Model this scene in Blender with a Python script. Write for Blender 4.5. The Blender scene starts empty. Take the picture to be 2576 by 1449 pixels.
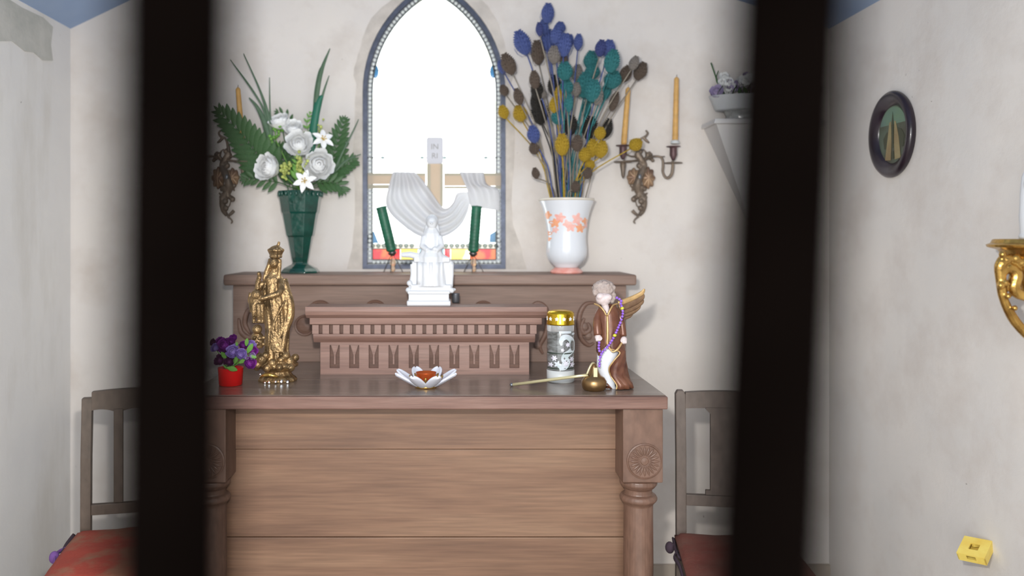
import bpy, bmesh, math, random
from mathutils import Vector, Matrix, noise

random.seed(11)
PI = math.pi
sc = bpy.context.scene
col = sc.collection

# ------------------------------------------------------------------ camera
F, PX, PY, CZ = 2000.0, 1135.0, 600.0, 1.39      # focal length and optical axis in photo pixels, eye height
cam_d = bpy.data.cameras.new('camera')
cam = bpy.data.objects.new('camera', cam_d); col.objects.link(cam)
cam.location = (0, 0, CZ); cam.rotation_euler = (PI / 2, 0, 0)
cam_d.sensor_fit = 'HORIZONTAL'; cam_d.sensor_width = 36
cam_d.lens = F * 36 / 2576
cam_d.shift_x = (1288 - PX) / 2576
cam_d.shift_y = (PY - 724.5) / 2576
cam_d.clip_start = 0.02
cam_d.dof.use_dof = True
cam_d.dof.focus_distance = 2.28
cam_d.dof.aperture_fstop = 1.35
sc.camera = cam

# ------------------------------------------------------------------ world and light
w = bpy.data.worlds.new('overcast_sky'); sc.world = w; w.use_nodes = True
bg = w.node_tree.nodes['Background']
bg.inputs[0].default_value = (0.93, 0.97, 1.0, 1); bg.inputs[1].default_value = 4.3
fl = bpy.data.lights.new('camera_flash', 'AREA'); fl.shape = 'RECTANGLE'; fl.size = 0.07; fl.size_y = 0.05
fl.energy = 26; fl.color = (1.0, 0.96, 0.91)
flo = bpy.data.objects.new('camera_flash', fl); col.objects.link(flo)
flo.location = (-0.045, 0.33, 1.54); flo.rotation_euler = (PI / 2 - 0.1, 0, 0)
po = bpy.data.lights.new('doorway_daylight_portal', 'AREA'); po.shape = 'RECTANGLE'; po.size = 2.0; po.size_y = 2.1
po.cycles.is_portal = True
poo = bpy.data.objects.new('doorway_daylight_portal', po); col.objects.link(poo)
poo.location = (0, 0.44, 1.05); poo.rotation_euler = (PI / 2, 0, 0)
sc.view_settings.view_transform = 'Standard'; sc.view_settings.look = 'None'
sc.view_settings.exposure = 0.22; sc.view_settings.gamma = 1.0; sc.view_settings.use_curve_mapping = False
sc.cycles.use_denoising = True
sc.cycles.max_bounces = 8; sc.cycles.transparent_max_bounces = 8
sc.cycles.sample_clamp_indirect = 6.0

def X(px, Y): return (px - PX) / F * Y
def Z(py, Y): return CZ - (py - PY) / F * Y
def P(px, py, Y): return Vector((X(px, Y), Y, Z(py, Y)))

# ------------------------------------------------------------------ materials
def lin(r, g, b):
    f = lambda c: (c / 255) / 12.92 if c <= 10 else ((c / 255 + 0.055) / 1.055) ** 2.4
    return (f(r), f(g), f(b))

def mat(name, c, rough=0.6, metal=0.0, var=0.0, scale=8.0, c2=None, bump=0.0, bscale=60.0, spec=0.5,
        stretch=(1, 1, 1), trans=0.0, coat=0.0, detail=4, lo=0.35, hi=0.65, subsurf=0.0):
    m = bpy.data.materials.new(name); m.use_nodes = True
    nt = m.node_tree; N = nt.nodes; L = nt.links
    b = N['Principled BSDF']
    b.inputs['Base Color'].default_value = (*c, 1)
    b.inputs['Roughness'].default_value = rough; b.inputs['Metallic'].default_value = metal
    b.inputs['Specular IOR Level'].default_value = spec
    b.inputs['Transmission Weight'].default_value = trans
    b.inputs['Coat Weight'].default_value = coat
    if subsurf:
        b.inputs['Subsurface Weight'].default_value = subsurf; b.inputs['Subsurface Scale'].default_value = 0.01
    if var or c2 or bump:
        tc = N.new('ShaderNodeTexCoord'); mp = N.new('ShaderNodeMapping'); mp.inputs['Scale'].default_value = stretch
        L.new(tc.outputs['Object'], mp.inputs[0])
    if var or c2:
        nz = N.new('ShaderNodeTexNoise'); nz.inputs['Scale'].default_value = scale; nz.inputs['Detail'].default_value = detail
        nz.inputs['Roughness'].default_value = 0.6
        L.new(mp.outputs[0], nz.inputs['Vector'])
        r = N.new('ShaderNodeValToRGB')
        r.color_ramp.elements[0].position = lo; r.color_ramp.elements[1].position = hi
        d = c2 if c2 else tuple(min(1, x * (1 + var)) for x in c)
        e = c if c2 else tuple(x * (1 - var) for x in c)
        r.color_ramp.elements[0].color = (*e, 1); r.color_ramp.elements[1].color = (*d, 1)
        L.new(nz.outputs['Fac'], r.inputs[0]); L.new(r.outputs[0], b.inputs['Base Color'])
    if bump:
        n2 = N.new('ShaderNodeTexNoise'); n2.inputs['Scale'].default_value = bscale; n2.inputs['Detail'].default_value = 3
        L.new(mp.outputs[0], n2.inputs['Vector'])
        bp = N.new('ShaderNodeBump'); bp.inputs['Strength'].default_value = bump; bp.inputs['Distance'].default_value = 0.004
        L.new(n2.outputs['Fac'], bp.inputs['Height']); L.new(bp.outputs[0], b.inputs['Normal'])
    return m

def plaster(name, base, blotch, stain, zstretch=1.0):
    """old limewash: two scales of blotches, faint streaks, pinhead specks and rough relief"""
    m = bpy.data.materials.new(name); m.use_nodes = True
    nt = m.node_tree; N = nt.nodes; L = nt.links; b = N['Principled BSDF']
    b.inputs['Roughness'].default_value = 0.93; b.inputs['Specular IOR Level'].default_value = 0.15
    tc = N.new('ShaderNodeTexCoord')
    def noise_(scale, lo, hi, st=(1, 1, 1), det=5):
        mp = N.new('ShaderNodeMapping'); mp.inputs['Scale'].default_value = st
        L.new(tc.outputs['Object'], mp.inputs[0])
        n = N.new('ShaderNodeTexNoise'); n.inputs['Scale'].default_value = scale; n.inputs['Detail'].default_value = det
        n.inputs['Roughness'].default_value = 0.62
        L.new(mp.outputs[0], n.inputs['Vector'])
        r = N.new('ShaderNodeMapRange'); r.inputs['From Min'].default_value = lo; r.inputs['From Max'].default_value = hi
        L.new(n.outputs['Fac'], r.inputs['Value']); return r.outputs[0], n
    def mix(fac, a, c):
        x = N.new('ShaderNodeMix'); x.data_type = 'RGBA'
        L.new(fac, x.inputs['Factor'])
        if isinstance(a, tuple): x.inputs['A'].default_value = (*a, 1)
        else: L.new(a, x.inputs['A'])
        x.inputs['B'].default_value = (*c, 1)
        return x.outputs['Result']
    f1, _ = noise_(1.7, 0.36, 0.62); f2, _ = noise_(5.0, 0.47, 0.76, (1, 1, zstretch)); f3, _ = noise_(30, 0.76, 0.80, det=2)
    c = mix(f1, base, blotch); c = mix(f2, c, stain); c = mix(f3, c, tuple(x * 0.62 for x in stain))
    L.new(c, b.inputs['Base Color'])
    _, nb = noise_(26, 0, 1); bp = N.new('ShaderNodeBump'); bp.inputs['Strength'].default_value = 0.25; bp.inputs['Distance'].default_value = 0.006
    L.new(nb.outputs['Fac'], bp.inputs['Height']); L.new(bp.outputs[0], b.inputs['Normal'])
    return m

def wood(name, c1, c2, c3, rough=0.45, grain=(1.2, 9, 14), coat=0.0):
    """boards with long soft figure along X and fine pores"""
    m = bpy.data.materials.new(name); m.use_nodes = True
    nt = m.node_tree; N = nt.nodes; L = nt.links; b = N['Principled BSDF']
    b.inputs['Roughness'].default_value = rough; b.inputs['Coat Weight'].default_value = coat
    b.inputs['Coat Roughness'].default_value = 0.2
    tc = N.new('ShaderNodeTexCoord')
    def nz(sc_, st, det, dist=0.0):
        mp = N.new('ShaderNodeMapping'); mp.inputs['Scale'].default_value = st; L.new(tc.outputs['Object'], mp.inputs[0])
        n = N.new('ShaderNodeTexNoise'); n.inputs['Scale'].default_value = sc_; n.inputs['Detail'].default_value = det
        n.inputs['Distortion'].default_value = dist
        L.new(mp.outputs[0], n.inputs['Vector']); return n.outputs['Fac']
    r = N.new('ShaderNodeValToRGB'); e = r.color_ramp.elements
    e[0].position = 0.3; e[0].color = (*c1, 1); e[1].position = 0.7; e[1].color = (*c3, 1)
    k = r.color_ramp.elements.new(0.5); k.color = (*c2, 1)
    L.new(nz(1.6, grain, 5, 0.5), r.inputs[0])
    mr = N.new('ShaderNodeMapRange'); mr.inputs['From Min'].default_value = 0.3; mr.inputs['From Max'].default_value = 0.7
    mr.inputs['To Min'].default_value = 0.80; mr.inputs['To Max'].default_value = 1.12
    fine = nz(9, (grain[0] * 0.7, grain[1] * 2, grain[2] * 2), 3); L.new(fine, mr.inputs['Value'])
    mm = N.new('ShaderNodeVectorMath'); mm.operation = 'SCALE'
    L.new(r.outputs[0], mm.inputs[0]); L.new(mr.outputs[0], mm.inputs['Scale']); L.new(mm.outputs[0], b.inputs['Base Color'])
    bp = N.new('ShaderNodeBump'); bp.inputs['Strength'].default_value = 0.12; bp.inputs['Distance'].default_value = 0.002
    L.new(fine, bp.inputs['Height']); L.new(bp.outputs[0], b.inputs['Normal'])
    return m

def glass_pane(name, tint, trans_w, diff, speck=0.0, c2=None):
    """stained glass: tinted see-through mixed with milky glass that scatters the daylight"""
    m = bpy.data.materials.new(name); m.use_nodes = True
    nt = m.node_tree; N = nt.nodes; L = nt.links; N.remove(N['Principled BSDF'])
    o = N['Material Output']
    t = N.new('ShaderNodeBsdfTransparent'); t.inputs[0].default_value = (*tint, 1)
    tl = N.new('ShaderNodeBsdfTranslucent'); tl.inputs[0].default_value = (*diff, 1)
    if c2:
        tc = N.new('ShaderNodeTexCoord'); n = N.new('ShaderNodeTexNoise'); n.inputs['Scale'].default_value = 14
        L.new(tc.outputs['Object'], n.inputs['Vector'])
        r = N.new('ShaderNodeValToRGB'); r.color_ramp.elements[0].position = 0.52; r.color_ramp.elements[1].position = 0.62
        r.color_ramp.elements[0].color = (*tint, 1); r.color_ramp.elements[1].color = (*c2, 1)
        L.new(n.outputs['Fac'], r.inputs[0]); L.new(r.outputs[0], t.inputs[0])
    g = N.new('ShaderNodeBsdfGlossy'); g.inputs['Roughness'].default_value = 0.15
    mx = N.new('ShaderNodeMixShader'); mx.inputs[0].default_value = trans_w
    L.new(tl.outputs[0], mx.inputs[1]); L.new(t.outputs[0], mx.inputs[2])
    m2 = N.new('ShaderNodeMixShader'); m2.inputs[0].default_value = 0.04
    L.new(mx.outputs[0], m2.inputs[1]); L.new(g.outputs[0], m2.inputs[2]); L.new(m2.outputs[0], o.inputs[0])
    return m

M = {}
M['wall'] = plaster('limewashed_plaster', (0.77, 0.72, 0.67), (0.71, 0.67, 0.64), (0.64, 0.58, 0.53))
M['wall_l'] = plaster('streaked_plaster', (0.76, 0.745, 0.72), (0.70, 0.69, 0.68), (0.60, 0.575, 0.53), 0.25)
M['wall_r'] = plaster('plaster_right', (0.74, 0.70, 0.66), (0.68, 0.655, 0.63), (0.63, 0.58, 0.54))
M['patch'] = mat('repair_plaster', (0.60, 0.55, 0.50), 0.95, var=0.12, scale=12, bump=0.3)
M['cement'] = mat('bare_cement', (0.42, 0.425, 0.39), 0.95, c2=(0.54, 0.53, 0.49), scale=9, bump=0.4)
M['blue'] = mat('blue_limewash', (0.26, 0.36, 0.56), 0.9, c2=(0.32, 0.42, 0.60), scale=3)
M['floor'] = mat('floor_tile', (0.30, 0.24, 0.19), 0.6, var=0.15, scale=5)
M['base'] = mat('painted_skirting', (0.42, 0.36, 0.30), 0.7, var=0.1, scale=6)
M['gravel'] = mat('gravel', (0.42, 0.40, 0.37), 0.95, var=0.25, scale=40)
M['stone'] = mat('outer_render', (0.5, 0.48, 0.45), 0.95, var=0.1, scale=4)
M['iron'] = mat('dark_iron', (0.0016, 0.0010, 0.0008), 0.95, spec=0.005, var=0.2, scale=30)
M['wpanel'] = wood('altar_boards', (0.145, 0.077, 0.047), (0.195, 0.107, 0.065), (0.235, 0.137, 0.084), 0.5, (0.9, 6, 8))
M['wedge'] = wood('altar_edge', (0.12, 0.058, 0.044), (0.165, 0.085, 0.064), (0.21, 0.118, 0.092), 0.5, (2, 12, 30))
M['wtop'] = wood('altar_top_varnish', (0.165, 0.122, 0.096), (0.20, 0.152, 0.122), (0.235, 0.18, 0.147), 0.27, (1.5, 12, 12), 0.25)
M['wleg'] = wood('altar_leg', (0.125, 0.067, 0.045), (0.16, 0.09, 0.063), (0.19, 0.113, 0.082), 0.42, (8, 8, 1.5))
M['wret'] = wood('retable_wood', (0.20, 0.125, 0.094), (0.24, 0.155, 0.12), (0.27, 0.18, 0.142), 0.55)
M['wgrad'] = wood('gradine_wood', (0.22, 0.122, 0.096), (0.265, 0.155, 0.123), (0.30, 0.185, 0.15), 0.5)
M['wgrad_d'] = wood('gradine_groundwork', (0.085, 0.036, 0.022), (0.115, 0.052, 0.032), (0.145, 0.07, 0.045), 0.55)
M['wround'] = wood('carved_ornament', (0.155, 0.082, 0.056), (0.20, 0.112, 0.08), (0.235, 0.14, 0.104), 0.5)
M['chair'] = wood('chair_wood', (0.085, 0.062, 0.045), (0.115, 0.085, 0.064), (0.145, 0.108, 0.084), 0.5, (8, 8, 1.5))
M['chair_r'] = wood('chair_wood_grey', (0.11, 0.083, 0.068), (0.14, 0.108, 0.09), (0.165, 0.13, 0.11), 0.55, (8, 8, 1.5))
M['cushion'] = mat('worn_red_cloth', (0.34, 0.05, 0.03), 0.9, c2=(0.28, 0.12, 0.07), scale=9, bump=0.4, bscale=90, lo=0.42, hi=0.6)
M['cushion_r'] = mat('faded_red_cloth', (0.22, 0.055, 0.04), 0.9, c2=(0.22, 0.095, 0.07), scale=10, bump=0.4, bscale=90)
M['darktie'] = mat('dark_tie', (0.05, 0.03, 0.045), 0.9)
M['purpletie'] = mat('purple_tie', (0.16, 0.07, 0.26), 0.9)
M['gold'] = mat('old_gilding', (0.42, 0.275, 0.13), 0.36, 0.75, c2=(0.15, 0.10, 0.05), scale=40, bump=0.7, bscale=150)
M['goldb'] = mat('bright_gilding', (0.72, 0.46, 0.13), 0.24, 0.9, c2=(0.38, 0.22, 0.06), scale=30, bump=0.3, bscale=90)
M['goldpaint'] = mat('gold_paint', (0.55, 0.36, 0.16), 0.4, 0.45, var=0.15, scale=60)
M['bronze'] = mat('satin_bronze', (0.30, 0.185, 0.085), 0.35, 0.9, var=0.08, scale=30)
M['brass'] = mat('polished_brass', (0.62, 0.56, 0.34), 0.28, 0.4)
M['lid'] = mat('gold_foil_lid', (0.62, 0.40, 0.03), 0.25, 0.9)
M['silver'] = mat('silver_gems', (0.85, 0.87, 0.9), 0.12, 1.0)
M['pewter'] = mat('grey_metal', (0.20, 0.21, 0.23), 0.45, 0.8)
M['pearl'] = mat('pearl_glass_bead', (0.80, 0.85, 0.83), 0.12)
M['lead'] = mat('lead_came', (0.075, 0.088, 0.13), 0.45, 0.35, var=0.2, scale=40)
M['leadin'] = mat('fine_lead', (0.10, 0.11, 0.10), 0.6, 0.3)
M['sconce'] = mat('patinated_bronze', (0.13, 0.105, 0.085), 0.5, 0.45, c2=(0.26, 0.20, 0.15), scale=24, bump=0.4, bscale=120)
M['sconceleaf'] = mat('worn_gilt_leaf', (0.46, 0.31, 0.19), 0.42, 0.4, c2=(0.20, 0.12, 0.09), scale=22, bump=0.4)
M['sconcecup'] = mat('plum_bronze', (0.12, 0.07, 0.075), 0.4, 0.4)
M['wax'] = mat('honey_wax', (0.62, 0.36, 0.11), 0.5, var=0.12, scale=40, bump=0.3, bscale=70, subsurf=0.15)
M['whitewax'] = mat('white_wax', (0.58, 0.60, 0.60), 0.4)
M['greenwax'] = mat('green_wax', (0.012, 0.115, 0.062), 0.45, var=0.25, scale=30)
M['bisque'] = mat('white_bisque', (0.66, 0.68, 0.71), 0.45)
M['whiteglaze'] = mat('white_glaze', (0.74, 0.77, 0.82), 0.18, coat=0.3)
M['creamglaze'] = mat('cream_glaze', (0.74, 0.69, 0.60), 0.25)
M['pinkglaze'] = mat('pink_glaze', (0.78, 0.30, 0.24), 0.3, c2=(0.86, 0.48, 0.42), scale=30)
M['petalpaint'] = mat('pink_painted_flower', (0.86, 0.42, 0.36), 0.3, c2=(0.88, 0.55, 0.50), scale=60)
M['orangepaint'] = mat('orange_painted_flower', (0.88, 0.40, 0.22), 0.3)
M['greenvase'] = mat('green_glass_vase', (0.004, 0.052, 0.038), 0.12, var=0.3, scale=20, coat=0.5, bump=0.25, bscale=60)
M['redpot'] = mat('red_plastic', (0.62, 0.008, 0.008), 0.4)
M['leaf'] = mat('dark_leaf', (0.024, 0.075, 0.020), 0.55, c2=(0.045, 0.12, 0.035), scale=30)
M['leafl'] = mat('light_leaf', (0.09, 0.24, 0.03), 0.5, c2=(0.16, 0.36, 0.07), scale=30)
M['blade'] = mat('grass_blade', (0.06, 0.12, 0.065), 0.6, c2=(0.10, 0.16, 0.10), scale=20)
M['bladed'] = mat('deep_blade', (0.015, 0.14, 0.085), 0.5)
M['petal'] = mat('white_petal', (0.88, 0.89, 0.89), 0.6)
M['lilyc'] = mat('yellow_stamen', (0.62, 0.42, 0.06), 0.6)
M['filler'] = mat('yellow_green_filler', (0.42, 0.48, 0.13), 0.7, var=0.3, scale=60)
M['purple'] = mat('purple_petal', (0.15, 0.015, 0.20), 0.6, c2=(0.24, 0.03, 0.30), scale=60)
M['lilac'] = mat('lilac_petal', (0.24, 0.15, 0.48), 0.6, c2=(0.36, 0.26, 0.62), scale=70)
M['maroon'] = mat('maroon_petal', (0.085, 0.015, 0.075), 0.6)
M['palelilac'] = mat('pale_lilac_petal', (0.36, 0.30, 0.48), 0.6)
M['skin'] = mat('pale_resin', (0.62, 0.53, 0.53), 0.5)
M['hair'] = mat('taupe_curls', (0.34, 0.27, 0.245), 0.7, c2=(0.44, 0.37, 0.34), scale=70, bump=1.0, bscale=130)
M['robe'] = mat('russet_robe', (0.09, 0.028, 0.018), 0.33, 0.2, c2=(0.20, 0.082, 0.045), scale=20, coat=0.2)
M['dress'] = mat('white_satin_resin', (0.70, 0.73, 0.78), 0.3)
M['wing'] = mat('wing_brown_gold', (0.15, 0.085, 0.052), 0.4, 0.35, c2=(0.29, 0.18, 0.10), scale=24)
M['bead'] = mat('violet_bead', (0.17, 0.05, 0.48), 0.15, c2=(0.36, 0.18, 0.70), scale=180, coat=0.4)
M['ybead'] = mat('yellow_bead', (0.58, 0.56, 0.05), 0.35)
M['lotus'] = mat('milky_petal', (0.70, 0.72, 0.80), 0.3, subsurf=0.1)
M['copper'] = mat('copper_foil', (0.68, 0.14, 0.035), 0.28, 0.7)
M['sleeve'] = mat('printed_sleeve', (0.07, 0.07, 0.065), 0.2, c2=(0.22, 0.23, 0.235), scale=28, stretch=(1, 1, 3), coat=0.4)
M['print'] = mat('printed_pale', (0.48, 0.56, 0.58), 0.3, c2=(0.62, 0.66, 0.72), scale=60)
M['printp'] = mat('printed_blossom', (0.70, 0.70, 0.78), 0.3, c2=(0.44, 0.34, 0.46), scale=70, lo=0.5, hi=0.68)
M['printd'] = mat('printed_dark', (0.03, 0.045, 0.035), 0.3)
M['clear'] = mat('clear_plastic', (0.75, 0.78, 0.80), 0.08, trans=0.7)
M['stars'] = mat('cut_star', (0.80, 0.82, 0.88), 0.4)
M['amber'] = mat('amber_glass', (0.95, 0.72, 0.52), 0.08, trans=0.5)
M['wire'] = mat('steel_wire', (0.16, 0.15, 0.15), 0.35, 0.9)
M['frame'] = mat('dark_oval_frame', (0.018, 0.010, 0.018), 0.28, var=0.3, scale=10, coat=0.25)
M['picsky'] = mat('picture_ground', (0.10, 0.135, 0.095), 0.5, c2=(0.06, 0.055, 0.035), scale=7)
M['pictop'] = mat('picture_sky_green', (0.14, 0.23, 0.14), 0.5, c2=(0.12, 0.19, 0.16), scale=12)
M['pictan'] = mat('picture_tan', (0.30, 0.25, 0.12), 0.5, c2=(0.24, 0.17, 0.08), scale=14)
M['picdark'] = mat('picture_dark', (0.045, 0.05, 0.025), 0.5)
M['yellow'] = mat('yellow_plastic', (0.80, 0.56, 0.10), 0.5, c2=(0.86, 0.68, 0.16), scale=18)
M['shelfw'] = mat('white_paint', (0.68, 0.67, 0.67), 0.5)
M['planter'] = mat('grey_white_pot', (0.50, 0.52, 0.54), 0.4)
M['gls'] = mat('pressed_glass', (0.52, 0.53, 0.52), 0.15, trans=0.3, var=0.3, scale=40)
# the stained glass
M['pane'] = glass_pane('pale_glass', (0.97, 1.0, 0.97), 0.78, (0.85, 0.87, 0.82), c2=(0.80, 0.78, 0.62))
M['panel'] = glass_pane('amber_tinged_glass', (0.30, 0.27, 0.22), 0.6, (0.3, 0.27, 0.22))
M['paneb'] = glass_pane('blue_glass', (0.16, 0.28, 0.38), 0.7, (0.18, 0.32, 0.45))
M['paner'] = glass_pane('red_glass', (0.27, 0.012, 0.016), 0.7, (0.30, 0.02, 0.025), c2=(0.32, 0.08, 0.02))
M['paney'] = glass_pane('yellow_glass', (0.60, 0.42, 0.05), 0.6, (0.5, 0.36, 0.05), c2=(0.9, 0.8, 0.4))
M['beadg'] = glass_pane('pearl_glass', (0.60, 0.66, 0.66), 0.7, (0.40, 0.44, 0.44))

def painted_glass(name, c, tl):
    m = bpy.data.materials.new(name); m.use_nodes = True
    nt = m.node_tree; N = nt.nodes; L = nt.links; b = N['Principled BSDF']
    b.inputs['Base Color'].default_value = (*c, 1); b.inputs['Roughness'].default_value = 0.5
    t = N.new('ShaderNodeBsdfTranslucent'); t.inputs[0].default_value = (*c, 1)
    mx = N.new('ShaderNodeMixShader'); mx.inputs[0].default_value = tl
    L.new(b.outputs[0], mx.inputs[1]); L.new(t.outputs[0], mx.inputs[2]); L.new(mx.outputs[0], N['Material Output'].inputs[0])
    return m
M['beam'] = painted_glass('painted_tan_glass', (0.62, 0.51, 0.39), 0.3)
M['beamd'] = painted_glass('painted_olive_glass', (0.50, 0.46, 0.36), 0.3)
M['cloth'] = painted_glass('painted_white_glass', (0.72, 0.72, 0.74), 0.25)
M['plaque'] = painted_glass('painted_plaque_glass', (0.66, 0.66, 0.70), 0.25)
M['ink'] = painted_glass('painted_letter', (0.34, 0.33, 0.33), 0.05)

TEASEL = {'blue': ((0.045, 0.062, 0.19), (0.085, 0.125, 0.34)), 'navy': ((0.030, 0.035, 0.12), (0.06, 0.08, 0.24)),
          'turquoise': ((0.018, 0.105, 0.115), (0.035, 0.215, 0.225)), 'yellow': ((0.30, 0.185, 0.010), (0.46, 0.32, 0.03)),
          'black': ((0.010, 0.009, 0.008), (0.03, 0.026, 0.022)), 'brown': ((0.055, 0.036, 0.028), (0.15, 0.115, 0.09)),
          'grey': ((0.13, 0.12, 0.11), (0.26, 0.23, 0.21))}
for k, (a, b_) in TEASEL.items():
    M['t_' + k] = mat('teasel_' + k, a, 0.85, c2=b_, scale=90)
M['stem_n'] = mat('dry_stem', (0.24, 0.21, 0.17), 0.8, var=0.2, scale=30)

# ------------------------------------------------------------------ mesh builder
class MB:
    def __init__(s): s.v = []; s.f = []
    def add(s, vs, fs):
        o = len(s.v); s.v += [Vector(p) for p in vs]; s.f += [tuple(i + o for i in f) for f in fs]; return s
    def box(s, x0, x1, y0, y1, z0, z1):
        vs = [(x0, y0, z0), (x1, y0, z0), (x1, y1, z0), (x0, y1, z0), (x0, y0, z1), (x1, y0, z1), (x1, y1, z1), (x0, y1, z1)]
        return s.add(vs, [(3, 2, 1, 0), (4, 5, 6, 7), (0, 1, 5, 4), (1, 2, 6, 5), (2, 3, 7, 6), (3, 0, 4, 7)])
    def rings(s, rs, cap0=True, cap1=True, closed=False):
        n = len(rs[0]); vs = [p for r in rs for p in r]; fs = []
        k = len(rs)
        for i in range(k if closed else k - 1):
            a, b = i * n, ((i + 1) % k) * n
            for j in range(n):
                fs.append((a + j, a + (j + 1) % n, b + (j + 1) % n, b + j))
        if not closed:
            if cap0: fs.append(tuple(range(n))[::-1])
            if cap1: fs.append(tuple((k - 1) * n + j for j in range(n)))
        return s.add(vs, fs)
    def lathe(s, c, prof, n=24, sx=1.0, sy=1.0, fold=None, phase=0.0):
        c = Vector(c); rs = []
        for r, z in prof:
            ring = []
            for j in range(n):
                a = 2 * PI * j / n + phase; q = r * (1 + (fold(a, z) if fold else 0))
                ring.append(c + Vector((q * math.cos(a) * sx, q * math.sin(a) * sy, z)))
            rs.append(ring)
        return s.rings(rs)
    def ball(s, c, rx, ry=None, rz=None, n=14, m=9, disp=None):
        ry = ry or rx; rz = rz or rx; c = Vector(c); rs = []
        for i in range(m + 1):
            t = PI * (0.04 + 0.92 * i / m); ring = []
            for j in range(n):
                a = 2 * PI * j / n; d = Vector((math.sin(t) * math.cos(a), math.sin(t) * math.sin(a), -math.cos(t)))
                q = 1 + (disp(d) if disp else 0)
                ring.append(c + Vector((d.x * rx * q, d.y * ry * q, d.z * rz * q)))
            rs.append(ring)
        return s.rings(rs)
    def tube(s, pts, rad, n=8, flat=None, cap=True):
        pts = [Vector(p) for p in pts]; k = len(pts)
        if not isinstance(rad, (list, tuple)): rad = [rad] * k
        rs = []; ref = Vector((0, 1, 0))
        for i, p in enumerate(pts):
            t = (pts[min(i + 1, k - 1)] - pts[max(i - 1, 0)])
            t = t.normalized() if t.length > 1e-9 else Vector((0, 0, 1))
            u = ref - t * ref.dot(t)
            if u.length < 1e-3: u = Vector((1, 0, 0)) - t * t.x
            u.normalize(); ref = u; b = t.cross(u)
            fy = flat if flat else 1.0
            rs.append([p + u * (rad[i] * fy * math.cos(2 * PI * j / n)) + b * (rad[i] * math.sin(2 * PI * j / n)) for j in range(n)])
        return s.rings(rs, cap, cap)
    def prism(s, poly, y0, y1):
        """polygon of (x, z) extruded in y"""
        n = len(poly)
        vs = [(x, y0, z) for x, z in poly] + [(x, y1, z) for x, z in poly]
        fs = [tuple(range(n)), tuple(range(2 * n - 1, n - 1, -1))] + [(i, i + n, (i + 1) % n + n, (i + 1) % n) for i in range(n)]
        return s.add(vs, fs)
    def strip(s, A, B, y0, y1):
        """closed band between loops A and B of (x, z), thick in y"""
        n = len(A); vs = []
        for (ax, az), (bx, bz) in zip(A, B):
            vs += [(ax, y0, az), (bx, y0, bz), (bx, y1, bz), (ax, y1, az)]
        fs = []
        for i in range(n):
            j = (i + 1) % n
            for k in range(4):
                fs.append((4 * i + k, 4 * i + (k + 1) % 4, 4 * j + (k + 1) % 4, 4 * j + k))
        return s.add(vs, fs)
    def grid(s, fn, nu, nv):
        vs = [fn(i / nu, j / nv) for i in range(nu + 1) for j in range(nv + 1)]
        fs = [(i * (nv + 1) + j, (i + 1) * (nv + 1) + j, (i + 1) * (nv + 1) + j + 1, i * (nv + 1) + j + 1) for i in range(nu) for j in range(nv)]
        return s.add(vs, fs)
    def xf(s, m):
        s.v = [m @ p for p in s.v]; return s
    def mesh(s, name, m, org=(0, 0, 0), smooth=False):
        org = Vector(org); me = bpy.data.meshes.new(name)
        me.from_pydata([p - org for p in s.v], [], s.f)
        if smooth:
            me.polygons.foreach_set('use_smooth', [True] * len(me.polygons))
        if m: me.materials.append(m)
        bm = bmesh.new(); bm.from_mesh(me); bmesh.ops.recalc_face_normals(bm, faces=bm.faces); bm.to_mesh(me); bm.free()
        return me
    def build(s, name, m, parent=None, smooth=False, bevel=0, remesh=0, sm_it=2, solid=0, org=None, root=None, label=None, subsurf=0):
        """one mesh object; org: world point of the object's own origin (top level) or of the root (child)"""
        if parent is not None:
            r = root or parent
            base = r.get('_org'); base = Vector(base) if base else Vector((0, 0, 0))
        else:
            base = Vector(org) if org else Vector((0, 0, 0))
        me = s.mesh(name, M[m] if isinstance(m, str) else m, base, smooth)
        o = bpy.data.objects.new(name, me); col.objects.link(o)
        if parent is not None: o.parent = parent
        else: o.location = base
        if parent is not None and parent is not r: pass
        if bevel:
            b = o.modifiers.new('bevel', 'BEVEL'); b.width = bevel; b.segments = 2; b.limit_method = 'ANGLE'
        if remesh:
            q = o.modifiers.new('remesh', 'REMESH'); q.mode = 'VOXEL'; q.voxel_size = remesh; q.use_smooth_shade = True
            if sm_it:
                z = o.modifiers.new('smooth', 'SMOOTH'); z.iterations = sm_it; z.factor = 0.5
        if solid:
            z = o.modifiers.new('solid', 'SOLIDIFY'); z.thickness = solid; z.offset = 0
        if subsurf:
            z = o.modifiers.new('subdivision', 'SUBSURF'); z.levels = subsurf; z.render_levels = subsurf
        if label: o['label'] = label
        return o

ROOTS = []
def thing(name, label, cat, loc=(0, 0, 0), group=None):
    """an Empty at the thing's base; parts are modelled in world coordinates around it"""
    o = bpy.data.objects.new(name, None); col.objects.link(o); o.location = loc
    o.empty_display_size = 0.02
    o['label'] = label; o['category'] = cat
    o['_org'] = list(loc)
    if group: o['group'] = group
    ROOTS.append(o)
    return o
def tag(o, label, cat, group=None):
    o['label'] = label; o['category'] = cat
    if group: o['group'] = group
    return o
def struct(name, mb, m, **k):
    o = mb.build(name, m, **k); o['kind'] = 'structure'; return o
def inst(name, me, parent, loc, rot=(0, 0, 0), scale=(1, 1, 1)):
    o = bpy.data.objects.new(name, me); col.objects.link(o); o.parent = parent
    b = parent.get('_org'); b = Vector(b) if b else Vector((0, 0, 0))
    o.location = Vector(loc) - b; o.rotation_euler = rot; o.scale = scale
    return o
def sub(parent, root):
    """let a part carry sub-parts modelled in the same world coordinates"""
    parent['_org'] = list(root['_org']); ROOTS.append(parent); return parent
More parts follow.
